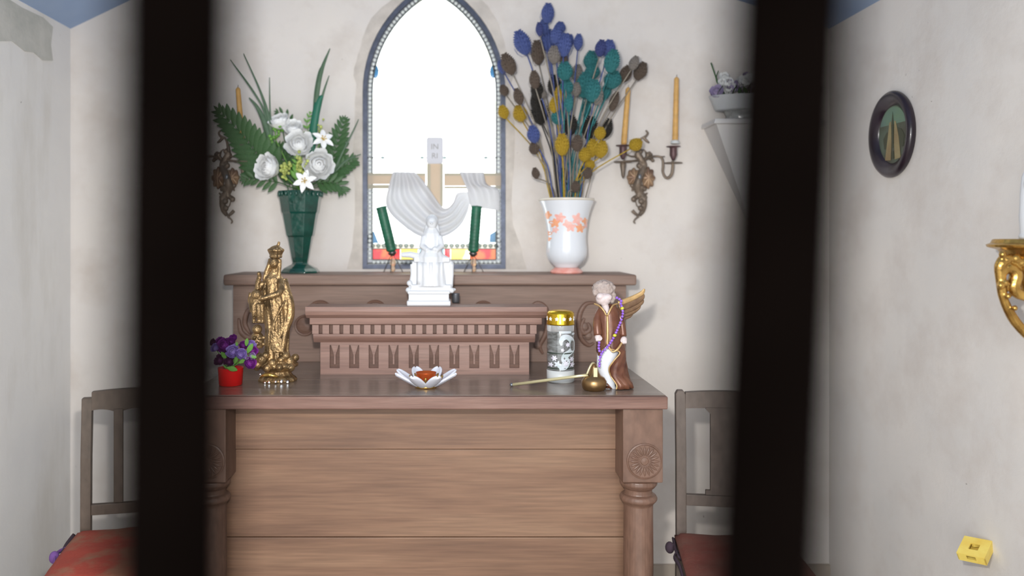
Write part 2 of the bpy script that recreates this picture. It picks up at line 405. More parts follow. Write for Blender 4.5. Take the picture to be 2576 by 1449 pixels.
def smooth_path(pts, k=4):
    pts = [Vector(p) for p in pts]; out = []
    for i in range(len(pts) - 1):
        p0, p1, p2, p3 = pts[max(i - 1, 0)], pts[i], pts[i + 1], pts[min(i + 2, len(pts) - 1)]
        for j in range(k):
            t = j / k
            out.append(0.5 * ((2 * p1) + (p2 - p0) * t + (2 * p0 - 5 * p1 + 4 * p2 - p3) * t * t + (3 * p1 - p0 - 3 * p2 + p3) * t ** 3))
    out.append(pts[-1]); return out
def lerps(vals, n):
    out = []
    for i in range(n):
        t = i / (n - 1) * (len(vals) - 1); k = min(int(t), len(vals) - 2); out.append(vals[k] + (vals[k + 1] - vals[k]) * (t - k))
    return out

# ================================================================== the room
WY, XL, XR = 3.07, -1.47, 1.457
CEIL = [(XL, 2.2), (-1.1, 2.375), (-0.6, 2.56), (-0.07, 2.64), (0.5, 2.53), (1.0, 2.345), (XR, 2.2)]
FY = 0.46
WC, WA, WZ0, WZS, WH = X(1092, WY), 0.2765, 1.272, 1.958, 0.43
WCC = (WH ** 2 - WA ** 2) / (2 * WA); WR = WA + WCC
def arch_top(u, d):
    q = (WR - d) ** 2 - (abs(u) + WCC) ** 2
    return WZS + (math.sqrt(q) if q > 0 else 0)
def outline(d, n=14, side=10):
    pts = []
    a = WA - d; zb = WZ0 + d
    for i in range(side): pts.append((-a, zb + (WZS - zb) * i / side))
    h = math.sqrt((WR - d) ** 2 - WCC ** 2); t1 = math.atan2(h, WCC)
    for i in range(n): t = t1 * i / n; pts.append((WCC - (WR - d) * math.cos(t), WZS + (WR - d) * math.sin(t)))
    pts.append((0, WZS + h))
    for i in range(n - 1, -1, -1): t = t1 * i / n; pts.append((-WCC + (WR - d) * math.cos(t), WZS + (WR - d) * math.sin(t)))
    for i in range(side - 1, -1, -1): pts.append((a, zb + (WZS - zb) * i / side))
    return [(WC + x, z) for x, z in pts]

bm = bmesh.new()
outer = [(XL, 0), (XR, 0)] + CEIL[::-1]
def loop(bm, pts, y):
    vs = [bm.verts.new((x, y, z)) for x, z in pts]
    return vs, [bm.edges.new((vs[i], vs[(i + 1) % len(vs)])) for i in range(len(vs))]
vo, eo = loop(bm, outer, WY); vi, ei = loop(bm, outline(0), WY)
bmesh.ops.triangle_fill(bm, use_beauty=True, edges=eo + ei)
vb = [bm.verts.new((v.co.x, WY + 0.16, v.co.z)) for v in vi]
for i in range(len(vi)):
    j = (i + 1) % len(vi); bm.faces.new((vi[i], vi[j], vb[j], vb[i]))
me = bpy.data.meshes.new('wall_back'); bm.to_mesh(me); bm.free(); me.materials.append(M['wall'])
wall_back = bpy.data.objects.new('wall_back', me); col.objects.link(wall_back); wall_back['kind'] = 'structure'

struct('wall_left', MB().box(XL - 0.12, XL, FY, WY, 0, 2.2), 'wall_l')
struct('wall_right', MB().box(XR, XR + 0.12, FY, WY, 0, 2.2), 'wall_r')
CEIL_OUT = 1
mb = MB()
mb.add([(x, y, z) for x, z in CEIL for y in (FY, WY)], [(2 * i, 2 * i + 2, 2 * i + 3, 2 * i + 1) for i in range(len(CEIL) - 1)])
c = struct('ceiling', mb, 'blue'); md_ = c.modifiers.new('thick', 'SOLIDIFY'); md_.thickness = 0.05; md_.offset = CEIL_OUT
struct('floor', MB().box(XL, XR, FY, WY, -0.06, 0), 'floor')
mb = MB(); mb.box(XL - 0.12, -1.02, 0.34, FY, 0, 2.2); mb.box(1.02, XR + 0.12, 0.34, FY, 0, 2.2)
mb.prism([(XL - 0.12, 2.15)] + [(1.57, 2.15), (1.57, 2.3), (0.5, 2.75), (-0.07, 2.85), (-0.6, 2.75), (-1.59, 2.3)], 0.34, FY)
struct('wall_front', mb, 'stone')
struct('ground', MB().box(-6, 6, -7, 0.34, -0.1, -0.02), 'gravel')
struct('baseboard_back', MB().box(XL, XR, WY - 0.012, WY, 0, Z(1418, WY)), 'base')

# repaired plaster round the window, with an uneven outer edge
rnd = random.Random(4)
A = outline(0.0, 20, 16); B = []
for i, (x, z) in enumerate(A):
    u = x - WC; q = noise.noise(Vector((x * 7, z * 7, 1.3)))
    q2 = noise.noise(Vector((x * 40, z * 40, 5.3)))
    d = 0.026 + 0.020 * q + 0.006 * q2
    if z < 1.45: d += 0.055 * (1 - (z - WZ0) / 0.18) * (1.0 if u > 0 else 0.7)
    if z > WZS + 0.05: d += 0.012
    if z > WZS:
        cx = WCC if u < 0 else -WCC
        n = Vector((u - cx, 0, z - WZS)).normalized()
    else: n = Vector((math.copysign(1, u), 0, 0))
    if abs(z - WZ0) < 1e-6: n = Vector((math.copysign(1, u), 0, 0))
    B.append((x + n.x * max(d, .008), z + n.z * max(d, .008)))
mb = MB().strip(A, B, WY - 0.0035, WY + 0.001)
o = mb.build('plaster_patch', 'patch'); o.parent = wall_back
# bare cement patch at the top of the left wall
poly = [(2.40, 2.185), (2.52, 2.19), (2.72, 2.18), (2.86, 2.185), (2.93, 2.17), (2.915, 2.10), (2.93, 2.045), (2.86, 2.03), (2.80, 2.045),
        (2.74, 2.035), (2.66, 2.05), (2.58, 2.03), (2.5, 2.06), (2.42, 2.05)]
mb = MB().prism(poly, 0, 0.004)
mb.v = [Vector((XL - 0.001 + p.y, p.x, p.z)) for p in mb.v]
wl = bpy.data.objects['wall_left']; o = mb.build('plaster_patch', 'cement'); o.parent = wl

# ================================================================== stained glass window
win = bpy.data.objects.new('window_1', None); col.objects.link(win); win['kind'] = 'structure'
win['label'] = 'pointed stained glass window glowing white above the altar shelf'
win.location = (WC, WY, WZ0); win['_org'] = [WC, WY, WZ0]; ROOTS.append(win)
GY = WY + 0.03      # plane of the glass
MB().strip(outline(0.0), outline(0.017), GY - 0.022, GY + 0.012).build('window_frame', 'lead', win)
MB().strip(outline(0.034), outline(0.0375), GY - 0.008, GY + 0.008).build('inner_lead', 'leadin', win)
MB().strip(outline(0.017), outline(0.034), GY - 0.001, GY + 0.001).build('border_glass', 'pewter', win)
bead = MB().ball((0, 0, 0), 0.0072, 0.004, 0.0072, 10, 6).mesh('bead', M['pearl'], smooth=True)
ol = outline(0.0255, 40, 60); acc = 0; last = None
for i in range(len(ol)):
    a = Vector((ol[i][0], 0, ol[i][1])); b_ = ol[(i + 1) % len(ol)]; b_ = Vector((b_[0], 0, b_[1]))
    seg = (b_ - a).length; t = 0
    while acc + (seg - t) >= 0.0168:
        t += 0.0168 - acc; acc = 0
        p = a + (b_ - a) * (t / seg); inst('bead', bead, win, (p.x, GY - 0.003, p.z))
    acc += seg - t
D = 0.0375
def wx_(px): return X(px, GY)
def wz_(py): return Z(py, GY)
def pane(px0, px1, py0, py1, m, n=10, name='pane'):
    """a piece of glass between two verticals and two horizontals, cut by the arch"""
    x0, x1 = max(wx_(px0), WC - WA + D), min(wx_(px1), WC + WA - D)
    z0, z1 = max(wz_(py1), WZ0 + D), wz_(py0)
    bot, top = [], []
    for i in range(n + 1):
        x = x0 + (x1 - x0) * i / n; t = min(z1, arch_top(x - WC, D))
        if t > z0 - 1e-9 or 0 < i < n: top.append((x, max(t, z0))); bot.append((x, z0))
    mb = MB(); k = len(top)
    vs = [(x, GY - 0.002, z) for x, z in bot] + [(x, GY - 0.002, z) for x, z in top]
    mb.add(vs, [(i, i + 1, k + i + 1, k + i) for i in range(k - 1)])
    o = mb.build(name, m, win); return o
pane(920, 1091, -80, 179, 'pane', 16); pane(1094, 1270, -80, 179, 'pane', 16)
pane(920, 1091, 182, 396, 'pane', 12); pane(1094, 1270, 182, 396, 'pane', 12)
for a, b_ in ((920, 1000), (1002, 1076), (1110, 1180), (1182, 1270)):
    pane(a, b_, 399, 438, 'pane', 3); 
for a, b_ in ((920, 1000), (1002, 1091), (1094, 1180), (1182, 1270)):
    pane(a, b_, 471, 612, 'pane', 3)
for a, b_, m in ((920, 1007, 'paner'), (1008, 1052, 'paney'), (1053, 1117, 'paneb'), (1118, 1133, 'paner'), (1134, 1180, 'paney'), (1181, 1270, 'paner')):
    pane(a, b_, 627, 662, m, 3)
pane(920, 1270, 613, 626, 'panel', 4)
pane(920, 1270, 663, 676, 'panel', 4)
def ring_lead(pts, r=0.0019, m='leadin'):
    MB().tube([(wx_(a), GY - 0.004, wz_(b)) for a, b in pts], r, 5).build('lead_line', m, win)
ring_lead([(1092, -40), (1092, 150), (1062, 178), (960, 178), (950, 178)])
ring_lead([(1236, 181), (1126, 180), (1092, 211), (1092, 345)])
ring_lead([(922, 397), (1075, 397)], 0.0026); ring_lead([(1112, 397), (1264, 397)], 0.0026)
ring_lead([(922, 626), (1264, 626)], 0.002); ring_lead([(922, 662), (1264, 662)], 0.0025)
ring_lead([(1040, 78), (1092, 88)], 0.001); ring_lead([(1000, 397), (1000, 438)], 0.001); ring_lead([(1181, 397), (1181, 438)], 0.001)
ring_lead([(925, 470), (1000, 540), (1040, 600)], 0.001)
for px in (945, 1240):
    MB().ball((wx_(px), GY - 0.003, wz_(181)), 0.012, 0.003, 0.026, 16, 8).build('blue_glass_oval', 'paneb', win, smooth=True)
for (a, b_) in ((937, 600), (1245, 598)):
    MB().prism([(wx_(a - 14), wz_(b_ + 12)), (wx_(a + 16), wz_(b_ + 12)), (wx_(a + 4), wz_(b_ - 18)), (wx_(a - 13), wz_(b_ - 8))], GY - 0.004, GY - 0.003).build('blue_glass_piece', 'paneb', win)
roundel = MB().ball((0, 0, 0), 0.0095, 0.004, 0.0095, 10, 6).mesh('glass_roundel', M['beadg'], smooth=True)
for px in list(range(938, 1050, 14)) + list(range(1122, 1260, 14)):
    inst('glass_roundel', roundel, win, (wx_(px), GY - 0.004, wz_(618)))
for px, py in ((963, 397), (1062, 397), (1118, 397), (1222, 397)):
    inst('glass_roundel', roundel, win, (wx_(px), GY - 0.005, wz_(py)), (0, 0, 0), (0.7, 0.9, 0.7))
# the painted cross, its cloth and plaque
def gbox(name, x0, x1, y0, y1, m, t=0.004, dy=0.0):
    return MB().box(wx_(x0), wx_(x1), GY - 0.006 - t - dy, GY - 0.006 - dy, wz_(y1), wz_(y0)).build(name, m, win)
gbox('cross_post', 1083, 1108, 412, 560, 'beam')
gbox('cross_edge', 1074, 1083, 412, 520, 'beamd'); gbox('cross_edge', 1108, 1115, 412, 520, 'beamd')
gbox('crossbeam', 926, 1071, 442, 464, 'beam'); gbox('crossbeam', 1117, 1262, 442, 468, 'beam')
for x0, x1 in ((926, 1071), (1117, 1262)):
    gbox('crossbeam_edge', x0, x1, 436, 442, 'beamd'); gbox('crossbeam_edge', x0, x1, 465 if x0 < 1000 else 469, 475, 'beamd')
def c4(u, v): return 880 + u / 3.15, 330 + v / 3.15
def swag(up, lo, folds, amp, dy):
    U = smooth_path([(*c4(a, b), 0) for a, b in up], 5); Lo = smooth_path([(*c4(a, b), 0) for a, b in lo], 5)
    def at(path, t):
        q = t * (len(path) - 1); k = min(int(q), len(path) - 2); return path[k].lerp(path[k + 1], q - k)
    def fn(u, v):
        p = at(U, u).lerp(at(Lo, u), v)
        dpt = amp * (0.5 + 0.5 * math.sin(folds * 2 * PI * v + 1.2 * math.sin(3 * u))) * math.sin(PI * min(1, 0.15 + u * 0.9))
        return Vector((wx_(p.x), GY - 0.014 - dy - dpt, wz_(p.y)))
    return MB().grid(fn, 40, 36)
swag([(515, 328), (585, 400), (650, 490), (720, 590), (770, 610), (820, 560), (850, 490), (945, 482)],
     [(345, 325), (318, 420), (288, 560), (330, 660), (440, 760), (545, 828), (660, 850), (780, 822), (880, 745), (935, 640), (955, 560)],
     4.0, 0.014, 0.001).build('painted_cloth', 'cloth', win, smooth=True, solid=0.002)
swag([(868, 328), (900, 400), (930, 480), (955, 600)], [(1060, 330), (1085, 425), (1178, 470), (1182, 632)], 2.5, 0.012, 0.004).build('painted_cloth', 'cloth', win, smooth=True, solid=0.002)
mb = MB(); x0, x1, y0, y1 = wx_(1073), wx_(1115), wz_(413), wz_(347); e = 0.006
mb.prism([(x0 + e, y0), (x1 - e, y0), (x1, y0 + e), (x1, y1 - e), (x1 - e, y1), (x0 + e, y1), (x0, y1 - e), (x0, y0 + e)], GY - 0.022, GY - 0.012)
plq = sub(mb.build('plaque', 'plaque', win), win)
for txt, pyc in (('IN', 371), ('RI', 394)):
    cu = bpy.data.curves.new('letters', 'FONT'); cu.body = txt; cu.size = 0.030; cu.align_x = 'CENTER'; cu.align_y = 'CENTER'; cu.extrude = 0.0006
    to = bpy.data.objects.new('letters', cu); col.objects.link(to)
    dg = bpy.context.evaluated_depsgraph_get(); lm = bpy.data.meshes.new_from_object(to.evaluated_get(dg)); bpy.data.objects.remove(to)
    lm.materials.clear(); lm.materials.append(M['ink'])
    lo = bpy.data.objects.new('letters', lm); col.objects.link(lo); lo.parent = plq
    lo.location = Vector((wx_(1094), GY - 0.0225, wz_(pyc))) - Vector(win['_org']); lo.rotation_euler = (PI / 2, 0, 0)

# ================================================================== altar
AF, ATZ = 2.222, 0.948
AX0, AX1 = -0.757, 0.606
alt = thing('altar_table', 'brown wooden altar table with boarded front and turned corner legs', 'altar', ((AX0 + AX1) / 2, 2.55, 0))
MB().box(AX0, AX1, AF, AF + 0.022, ATZ - 0.036, ATZ - 0.0005).build('front_edge', 'wedge', alt, bevel=0.003)
MB().box(AX0, AX1, AF + 0.022, 2.487, ATZ - 0.036, ATZ).build('top_board', 'wtop', alt, bevel=0.002)
MB().box(AX0, AX1, 2.490, 2.90, ATZ - 0.036, ATZ).build('top_board', 'wtop', alt, bevel=0.002)
PYp = 2.343; sP = F / PYp
zs = [ATZ - 0.036, Z(1131, PYp), Z(1352, PYp), 0.262, 0.05]
for i in range(4):
    MB().box(-0.70, 0.55, PYp + (0.003 if i % 2 else 0), PYp + 0.022, zs[i + 1] + 0.0008, zs[i] - 0.0006).build('plank', 'wpanel', alt, bevel=0.002)
LY = 2.240
for sx0, sx1 in ((-0.748, -0.635), (0.484, 0.597)):
    cx = (sx0 + sx1) / 2; cy = LY + 0.0565; zb = Z(1215, LY)
    mb = MB().box(sx0, sx1, LY, LY + 0.113, zb, ATZ - 0.036)
    prof = [(0.040, zb + 0.001), (0.053, zb - 0.004), (0.054, zb - 0.016), (0.046, zb - 0.026), (0.039, zb - 0.030), (0.039, zb - 0.045),
            (0.049, zb - 0.048), (0.0535, zb - 0.056), (0.0535, zb - 0.062), (0.046, zb - 0.070), (0.0415, zb - 0.076), (0.0425, zb - 0.25),
            (0.041, 0.32), (0.046, 0.30), (0.05, 0.285), (0.044, 0.27), (0.038, 0.262), (0.05, 0.25), (0.05, 0.16)]
    mb.lathe((cx, cy, 0), prof, 32)
    mb.box(sx0, sx1, LY, LY + 0.113, 0, 0.17)
    leg = sub(mb.build('leg', 'wleg', alt, bevel=0.003), alt)
    zc = Z(1160, LY); mb = MB()
    mb.lathe((0, 0, 0), [(0.0505, 0), (0.0505, 0.004), (0.047, 0.006), (0.045, 0.003), (0.012, 0.002), (0.010, 0.004), (0.001, 0.005)], 32)
    for k in range(20):
        a = 2 * PI * k / 20
        q = MB().ball((0.029, 0, 0.003), 0.0155, 0.0036, 0.0034, 6, 5); q.xf(Matrix.Rotation(a, 4, 'Z')); mb.add(q.v, q.f)
    mb.xf(Matrix.Translation((cx + 0.004, LY, zc)) @ Matrix.Rotation(PI / 2, 4, 'X'))
    mb.build('rosette', 'wleg', leg)
    MB().box(sx0, sx1, 2.78, 2.88, 0, ATZ - 0.036).build('rear_leg', 'wleg', alt)

# ================================================================== retable behind the altar
ret = thing('retable', 'wide brown wooden retable shelf with carved roundels behind the altar', 'shelf', (-0.08, 2.93, ATZ))
RY = 2.85
RX0, RX1, SZ1 = -0.783, 0.627, 1.2625
MB().box(RX0, RX1, RY, RY + 0.03, ATZ, SZ1 - 0.038).build('back_panel', 'wret', ret, bevel=0.001)
MB().box(-0.805, 0.654, 2.80, WY - 0.004, SZ1 - 0.038, SZ1).build('shelf', 'wret', ret, bevel=0.007)
rp = bpy.data.objects['back_panel']; sub(rp, ret)
def roundel_(px, py, r):
    mb = MB().lathe((0, 0, 0), [(r, 0), (r, 0.010), (r * 0.92, 0.014), (r * 0.82, 0.013), (r * 0.76, 0.007), (r * 0.5, 0.010), (0.002, 0.012)], 28)
    mb.xf(Matrix.Translation((X(px, RY), RY, Z(py, RY))) @ Matrix.Rotation(PI / 2, 4, 'X')); return mb
for px, py, r in ((768, 818, 0.038), (806, 787, 0.046), (944, 784, 0.043), (1216, 786, 0.043), (1400, 830, 0.03)):
    roundel_(px, py, r).build('carved_roundel', 'wround', rp, smooth=False)
def scroll(pts, r):
    pp = smooth_path([(X(a, RY), RY - 0.002, Z(b, RY)) for a, b in pts], 5)
    mb = MB().tube(pp, lerps(r, len(pp)), 8, flat=0.7); return mb
for pts in ([(1333, 772), (1352, 762), (1372, 775), (1378, 805), (1372, 840), (1358, 870), (1366, 890)],
            [(1498, 762), (1475, 764), (1460, 785), (1456, 815), (1462, 850), (1480, 868), (1494, 862)],
            [(1470, 800), (1462, 822), (1470, 838), (1484, 828), (1478, 812)],
            [(600, 800), (606, 835), (628, 850), (640, 835)],
            [(640, 770), (622, 785), (616, 815), (630, 840)]):
    scroll(pts, [0.004, 0.009, 0.010, 0.009, 0.004]).build('carved_scroll', 'wround', rp, smooth=True)
for px, py in ((1470, 822), (1352, 868), (1480, 845)):
    MB().ball((X(px, RY), RY, Z(py, RY)), 0.014, 0.008, 0.016).build('carved_bud', 'wret', rp, smooth=True)

# ================================================================== carved gradine on the altar
GF = 2.585; sG = F / GF
g = thing('gradine', 'carved wooden gradine box with dentil moulding standing on the altar top', 'altar step', (X(1070, GF), GF + 0.12, ATZ))
def gx(px, Y=GF): return X(px, Y)
gx0, gx1 = gx(806), gx(1331); back = 2.662
zf = Z(861, GF)
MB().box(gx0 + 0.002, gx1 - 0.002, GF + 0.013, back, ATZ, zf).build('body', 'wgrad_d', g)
mb = MB(); nz0, nz1 = Z(926, GF), Z(868, GF)
mb.box(gx0, gx1, GF, GF + 0.0135, ATZ, nz0); mb.box(gx0, gx1, GF, GF + 0.0135, nz1, zf)
NX = [842, 891, 940, 990, 1041, 1092, 1143, 1193, 1244, 1294]
edges = [gx0] + [v for n in NX for v in (gx(n - 12.5), gx(n + 12.5))] + [gx1]
for i in range(0, len(edges), 2): mb.box(edges[i], edges[i + 1], GF, GF + 0.0135, nz0, nz1)
mb.build('frieze', 'wgrad', g)
mb = MB(); hw = 12.2 / sG; zt, zb = nz1 - ATZ, nz0 - ATZ
def niche_profile():
    q = MB(); m_ = (zt - zb)
    q.prism([(-hw * .8, zt), (hw * .8, zt), (0.0022, zt - m_ * 0.46), (0.0026, zb + m_ * 0.16), (-0.0026, zb + m_ * 0.16), (-0.0022, zt - m_ * 0.46)], 0.0035, 0.0125)
    q.prism([(-hw * .55, zt - m_ * .03), (hw * .55, zt - m_ * .03), (0, zt - m_ * .36)], 0.0015, 0.0042)
    return q.mesh('niche_carving', M['wgrad'])
nm = niche_profile()
for n in NX: inst('niche_carving', nm, g, (gx(n), GF, ATZ))
def mould(name, x0p, x1p, ya, yb, pr, m='wgrad'):
    """horizontal moulding: profile of (forward offset, height fraction) between photo rows ya (top) and yb"""
    f = pr; z1, z0 = Z(ya, GF), Z(yb, GF); mb = MB()
    rs = []
    xa, xb = gx(x0p), gx(x1p)
    for (off, t) in f: rs.append((off, z0 + (z1 - z0) * t))
    rings = []
    for xs, sg in ((xa, 1), (xb, -1)):
        rings.append([Vector((xs, GF - off, z)) for off, z in rs] + [Vector((xs, back, rs[-1][1])), Vector((xs, back, rs[0][1]))])
    mb.rings(rings); return mb.build(name, m, g, bevel=0.0008)
mould('lower_moulding', 790, 1345, 838.5, 861, [(0.0, 0), (0.004, 0.02), (0.012, 0.3), (0.018, 0.55), (0.020, 0.75), (0.020, 1)])
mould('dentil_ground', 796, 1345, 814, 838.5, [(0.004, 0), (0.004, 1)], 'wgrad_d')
mould('fascia', 782, 1361, 798, 815, [(0.020, 0), (0.022, 0.1), (0.024, 0.9), (0.024, 1)])
mould('cornice', 774, 1372, 769, 798, [(0.026, 0), (0.030, 0.06), (0.042, 0.3), (0.046, 0.6), (0.046, 1.0)])
dm = MB().box(-0.0105, 0.0105, -0.018, 0.0, Z(838, GF) - ATZ, Z(816, GF) - ATZ).mesh('dentil', M['wgrad'])
for k in range(22):
    px = 796 + k * (1340 - 796) / 21; inst('dentil', dm, g, (gx(px), GF - 0.001, ATZ))
GTZ = Z(769, GF)

# ================================================================== chairs
def chair(name, label, w, m, posts_round, rail, low, slats, loc, rz, seat_h=0.452, wood_top=0.886):
    t = thing(name, label, 'chair', (0, 0, 0)); h = w / 2
    for sx in (-1, 1):
        mb = MB(); x = sx * (h - 0.015)
        top = wood_top
        rs = []
        for z, y in ((0, 0.215), (0.45, 0.185), (0.7, 0.19), (top - 0.012, 0.205), (top, 0.206)):
            hw = 0.0155 if z < top or not posts_round else 0.009
            rs.append([Vector((x - hw, y - 0.014, z)), Vector((x + hw, y - 0.014, z)), Vector((x + hw, y + 0.014, z)), Vector((x - hw, y + 0.014, z))])
        mb.rings(rs); mb.build('back_leg', m, t, bevel=0.003)
        MB().lathe((x, -0.175, 0), [(0.014, 0), (0.018, 0.2), (0.020, seat_h - 0.06), (0.020, seat_h - 0.02)], 12).build('front_leg', m, t, smooth=True)
    za, zb = rail
    def top_fn(x): return zb + 0.010 * (1 - (x / h) ** 2)
    def bot_fn(x):
        u = (x + h) / w
        return za + (0.012 * abs(math.sin(PI * u * (slats[0] + 1))) if slats[1] < 0.05 else 0.004 * (1 - (x / h) ** 2))
    n = 24; xs = [-h + 0.03 + (w - 0.06) * i / n for i in range(n + 1)]
    mb = MB().prism([(x, bot_fn(x)) for x in xs] + [(x, top_fn(x)) for x in xs[::-1]], 0.19, 0.213); mb.build('top_rail', m, t)
    MB().box(-h + 0.03, h - 0.03, 0.178, 0.198, low[0], low[1]).build('lower_rail', m, t, bevel=0.002)
    ns, sw = slats
    for k in range(ns):
        x = -h + w * (k + 1) / (ns + 1)
        if sw < 0.05:
            MB().box(x - sw / 2, x + sw / 2, 0.186, 0.198, low[1], za + 0.012).build('slat', m, t, bevel=0.002)
        else:
            c_ = 0.014; a, b_ = x - sw / 2, x + sw / 2
            MB().prism([(a - c_, low[1]), (b_ + c_, low[1]), (b_ + c_, low[1] + c_), (b_, low[1] + c_), (b_, za - c_), (b_ + c_, za), (b_ + c_, za + 0.006),
                        (a - c_, za + 0.006), (a - c_, za), (a, za - c_), (a, low[1] + c_), (a - c_, low[1] + c_)], 0.186, 0.198).build('back_splat', m, t)
    MB().box(-h - 0.01, h + 0.01, -0.215, 0.17, seat_h - 0.022, seat_h).build('seat', m, t, bevel=0.006)
    MB().box(-h + 0.02, h - 0.02, -0.185, -0.165, seat_h - 0.075, seat_h - 0.022).build('seat_rail', m, t)
    for sx in (-1, 1):
        MB().box(sx * (h - 0.015) - 0.009, sx * (h - 0.015) + 0.009, -0.175, 0.19, seat_h - 0.075, seat_h - 0.022).build('seat_rail', m, t)
        MB().box(sx * (h - 0.015) - 0.008, sx * (h - 0.015) + 0.008, -0.175, 0.2, 0.15, 0.175).build('stretcher', m, t)
    t.location = loc; t.rotation_euler = (0, 0, rz); return t
def cushion(label, w, m, loc, rz, z, tie, mt, thick=0.036):
    h = w / 2
    t = thing('seat_cushion', label, 'cushion', (0, 0, 0))
    def fn(sgn):
        def f(u, v):
            x = (u - .5) * 2; y = (v - .5) * 2
            e = max(0.0, 1 - max(abs(x), abs(y)) ** 6)
            wob = 0.004 * noise.noise(Vector((x * 3, y * 3, 2.0 + w)))
            return Vector((x * (h + 0.012) * (1 - 0.03 * y), -0.025 + y * 0.195, thick * (0.5 + sgn * (0.12 + 0.38 * e ** 0.5)) + wob * (1 if sgn > 0 else 0)))
        return f
    mb = MB().grid(fn(1), 20, 20); nb = MB().grid(fn(-1), 20, 20)
    n = 20; o_ = len(mb.v); mb.add(nb.v, nb.f)
    bd = [i * (n + 1) for i in range(n)] + [n * (n + 1) + j for j in range(n)] + [(n - i) * (n + 1) + n for i in range(n)] + [n - j for j in range(n)]
    mb.f += [(bd[i], bd[(i + 1) % len(bd)], bd[(i + 1) % len(bd)] + o_, bd[i] + o_) for i in range(len(bd))]
    mb.build('pad', m, t, smooth=True)
    if tie:
        mb = MB().tube(smooth_path([(-h - 0.008, 0.07, 0.012), (-h - 0.028, 0.02, 0.016), (-h - 0.02, -0.04, 0.010), (-h - 0.016, -0.11, -0.02)]), 0.007, 6, flat=0.4)
        mb.build('tie', mt, t, smooth=True)
        MB().ball((-h - 0.03, 0.0 if mt == 'purpletie' else 0.1, 0.012), 0.014, 0.014, 0.018).build('tie_knot', mt, t, smooth=True)
        MB().tube(smooth_path([(-h - 0.012, 0.15, 0.02), (-h - 0.016, 0.08, 0.016), (-h - 0.012, 0.02, 0.012)]), 0.008, 6, flat=0.5).build('shade_strip', 'darktie', t, smooth=True)  # dark strip in place of shade at the right cushion's edge; left repeats it
    t.location = (loc[0], loc[1], z); t.rotation_euler = (0, 0, rz); return t
LC = ((-0.962, 2.349, 0), math.radians(12)); RC = ((0.838, 2.288, 0), math.radians(-8))
chair('side_chair', 'dark brown slat-back chair left of the altar with a bright red cushion', 0.33, 'chair', False, (0.838, 0.902), (0.520, 0.553), (2, 0.028), *LC)
chair('side_chair', 'greyish wooden chair with a wide back splat right of the altar', 0.32, 'chair_r', True, (0.856, 0.903), (0.556, 0.590), (1, 0.11), *RC, seat_h=0.440, wood_top=0.912)
cushion('worn red seat cushion with purple tie on the left chair', 0.33, 'cushion', LC[0], LC[1], 0.452, True, 'purpletie')
cushion('faded dull red seat cushion with painted edge shade on the right chair', 0.32, 'cushion_r', RC[0], RC[1], 0.440, True, 'darktie', 0.045)

# ================================================================== gate in front of the lens
gate = thing('iron_gate', 'dark iron gate with out-of-focus upright bars close in front', 'gate', (0, 0.22, 0))
GB = 0.22
bars = [(438, 0.010, 0.0168), (1954, 0.045, 0.0168)]
for px, tilt, r in bars:
    xm = X(px, GB)
    MB().tube([(xm + tilt * (z - 1.37), GB, z) for z in (-0.02, 0.7, 1.37, 2.0, 2.3)], r, 16).build('bar', 'iron', gate, smooth=True)
for xm in (-0.247, -0.417, -0.587, -0.757, -0.927, 0.262, 0.432, 0.602, 0.772, 0.942):
    MB().tube([(xm, GB, z) for z in (-0.02, 2.3)], 0.0156, 12).build('bar', 'iron', gate, smooth=True)
for z in (0.12, 2.16): MB().box(-1.0, 1.0, GB - 0.012, GB + 0.012, z, z + 0.035).build('rail', 'iron', gate)

# ================================================================== things on the retable shelf
def egg(name, m, seed):
    """spiky teasel head of unit half-height, base at z = -1"""
    mb = MB(); rs = []; n, k = 14, 11
    for i in range(k + 1):
        t = i / k; z = -1 + 2 * t
        r = 0.56 * math.sin(PI * min(1, (t * 0.93 + 0.05)) ** 0.86) + 0.05
        rs.append([Vector((r * math.cos(2 * PI * (j + 0.5 * (i % 2)) / n), r * math.sin(2 * PI * (j + 0.5 * (i % 2)) / n), z)) for j in range(n)])
    mb.rings(rs); fs = list(mb.f); vs = list(mb.v)
    out = MB(); out.v = vs
    for f in fs:
        if len(f) != 4: out.f.append(f); continue
        c_ = sum((vs[i] for i in f), Vector()) / 4
        nrm = Vector((c_.x, c_.y, 0)).normalized() if c_.xy.length > 1e-4 else Vector((0, 0, 1))
        out.v.append(c_ + nrm * 0.24 + Vector((0, 0, 0.16))); q = len(out.v) - 1
        out.f += [(f[a], f[(a + 1) % 4], q) for a in range(4)]
    for j in range(7):       # bracts curving up from the base
        a = 2 * PI * j / 7 + seed
        d = Vector((math.cos(a), math.sin(a), 0)); s_ = Vector((-d.y, d.x, 0)) * 0.03
        p = [Vector((0, 0, -1.0)), d * 0.5 + Vector((0, 0, -1.05)), d * 0.85 + Vector((0, 0, -0.7)), d * 0.98 + Vector((0, 0, -0.2))]
        o_ = len(out.v)
        for q in p: out.v += [q - s_, q + s_]
        out.f += [(o_ + 2 * i, o_ + 2 * i + 1, o_ + 2 * i + 3, o_ + 2 * i + 2) for i in range(3)]
    return out.mesh(name, M[m])
HEADS = {k: egg('head', 't_' + k, i) for i, k in enumerate(TEASEL)}

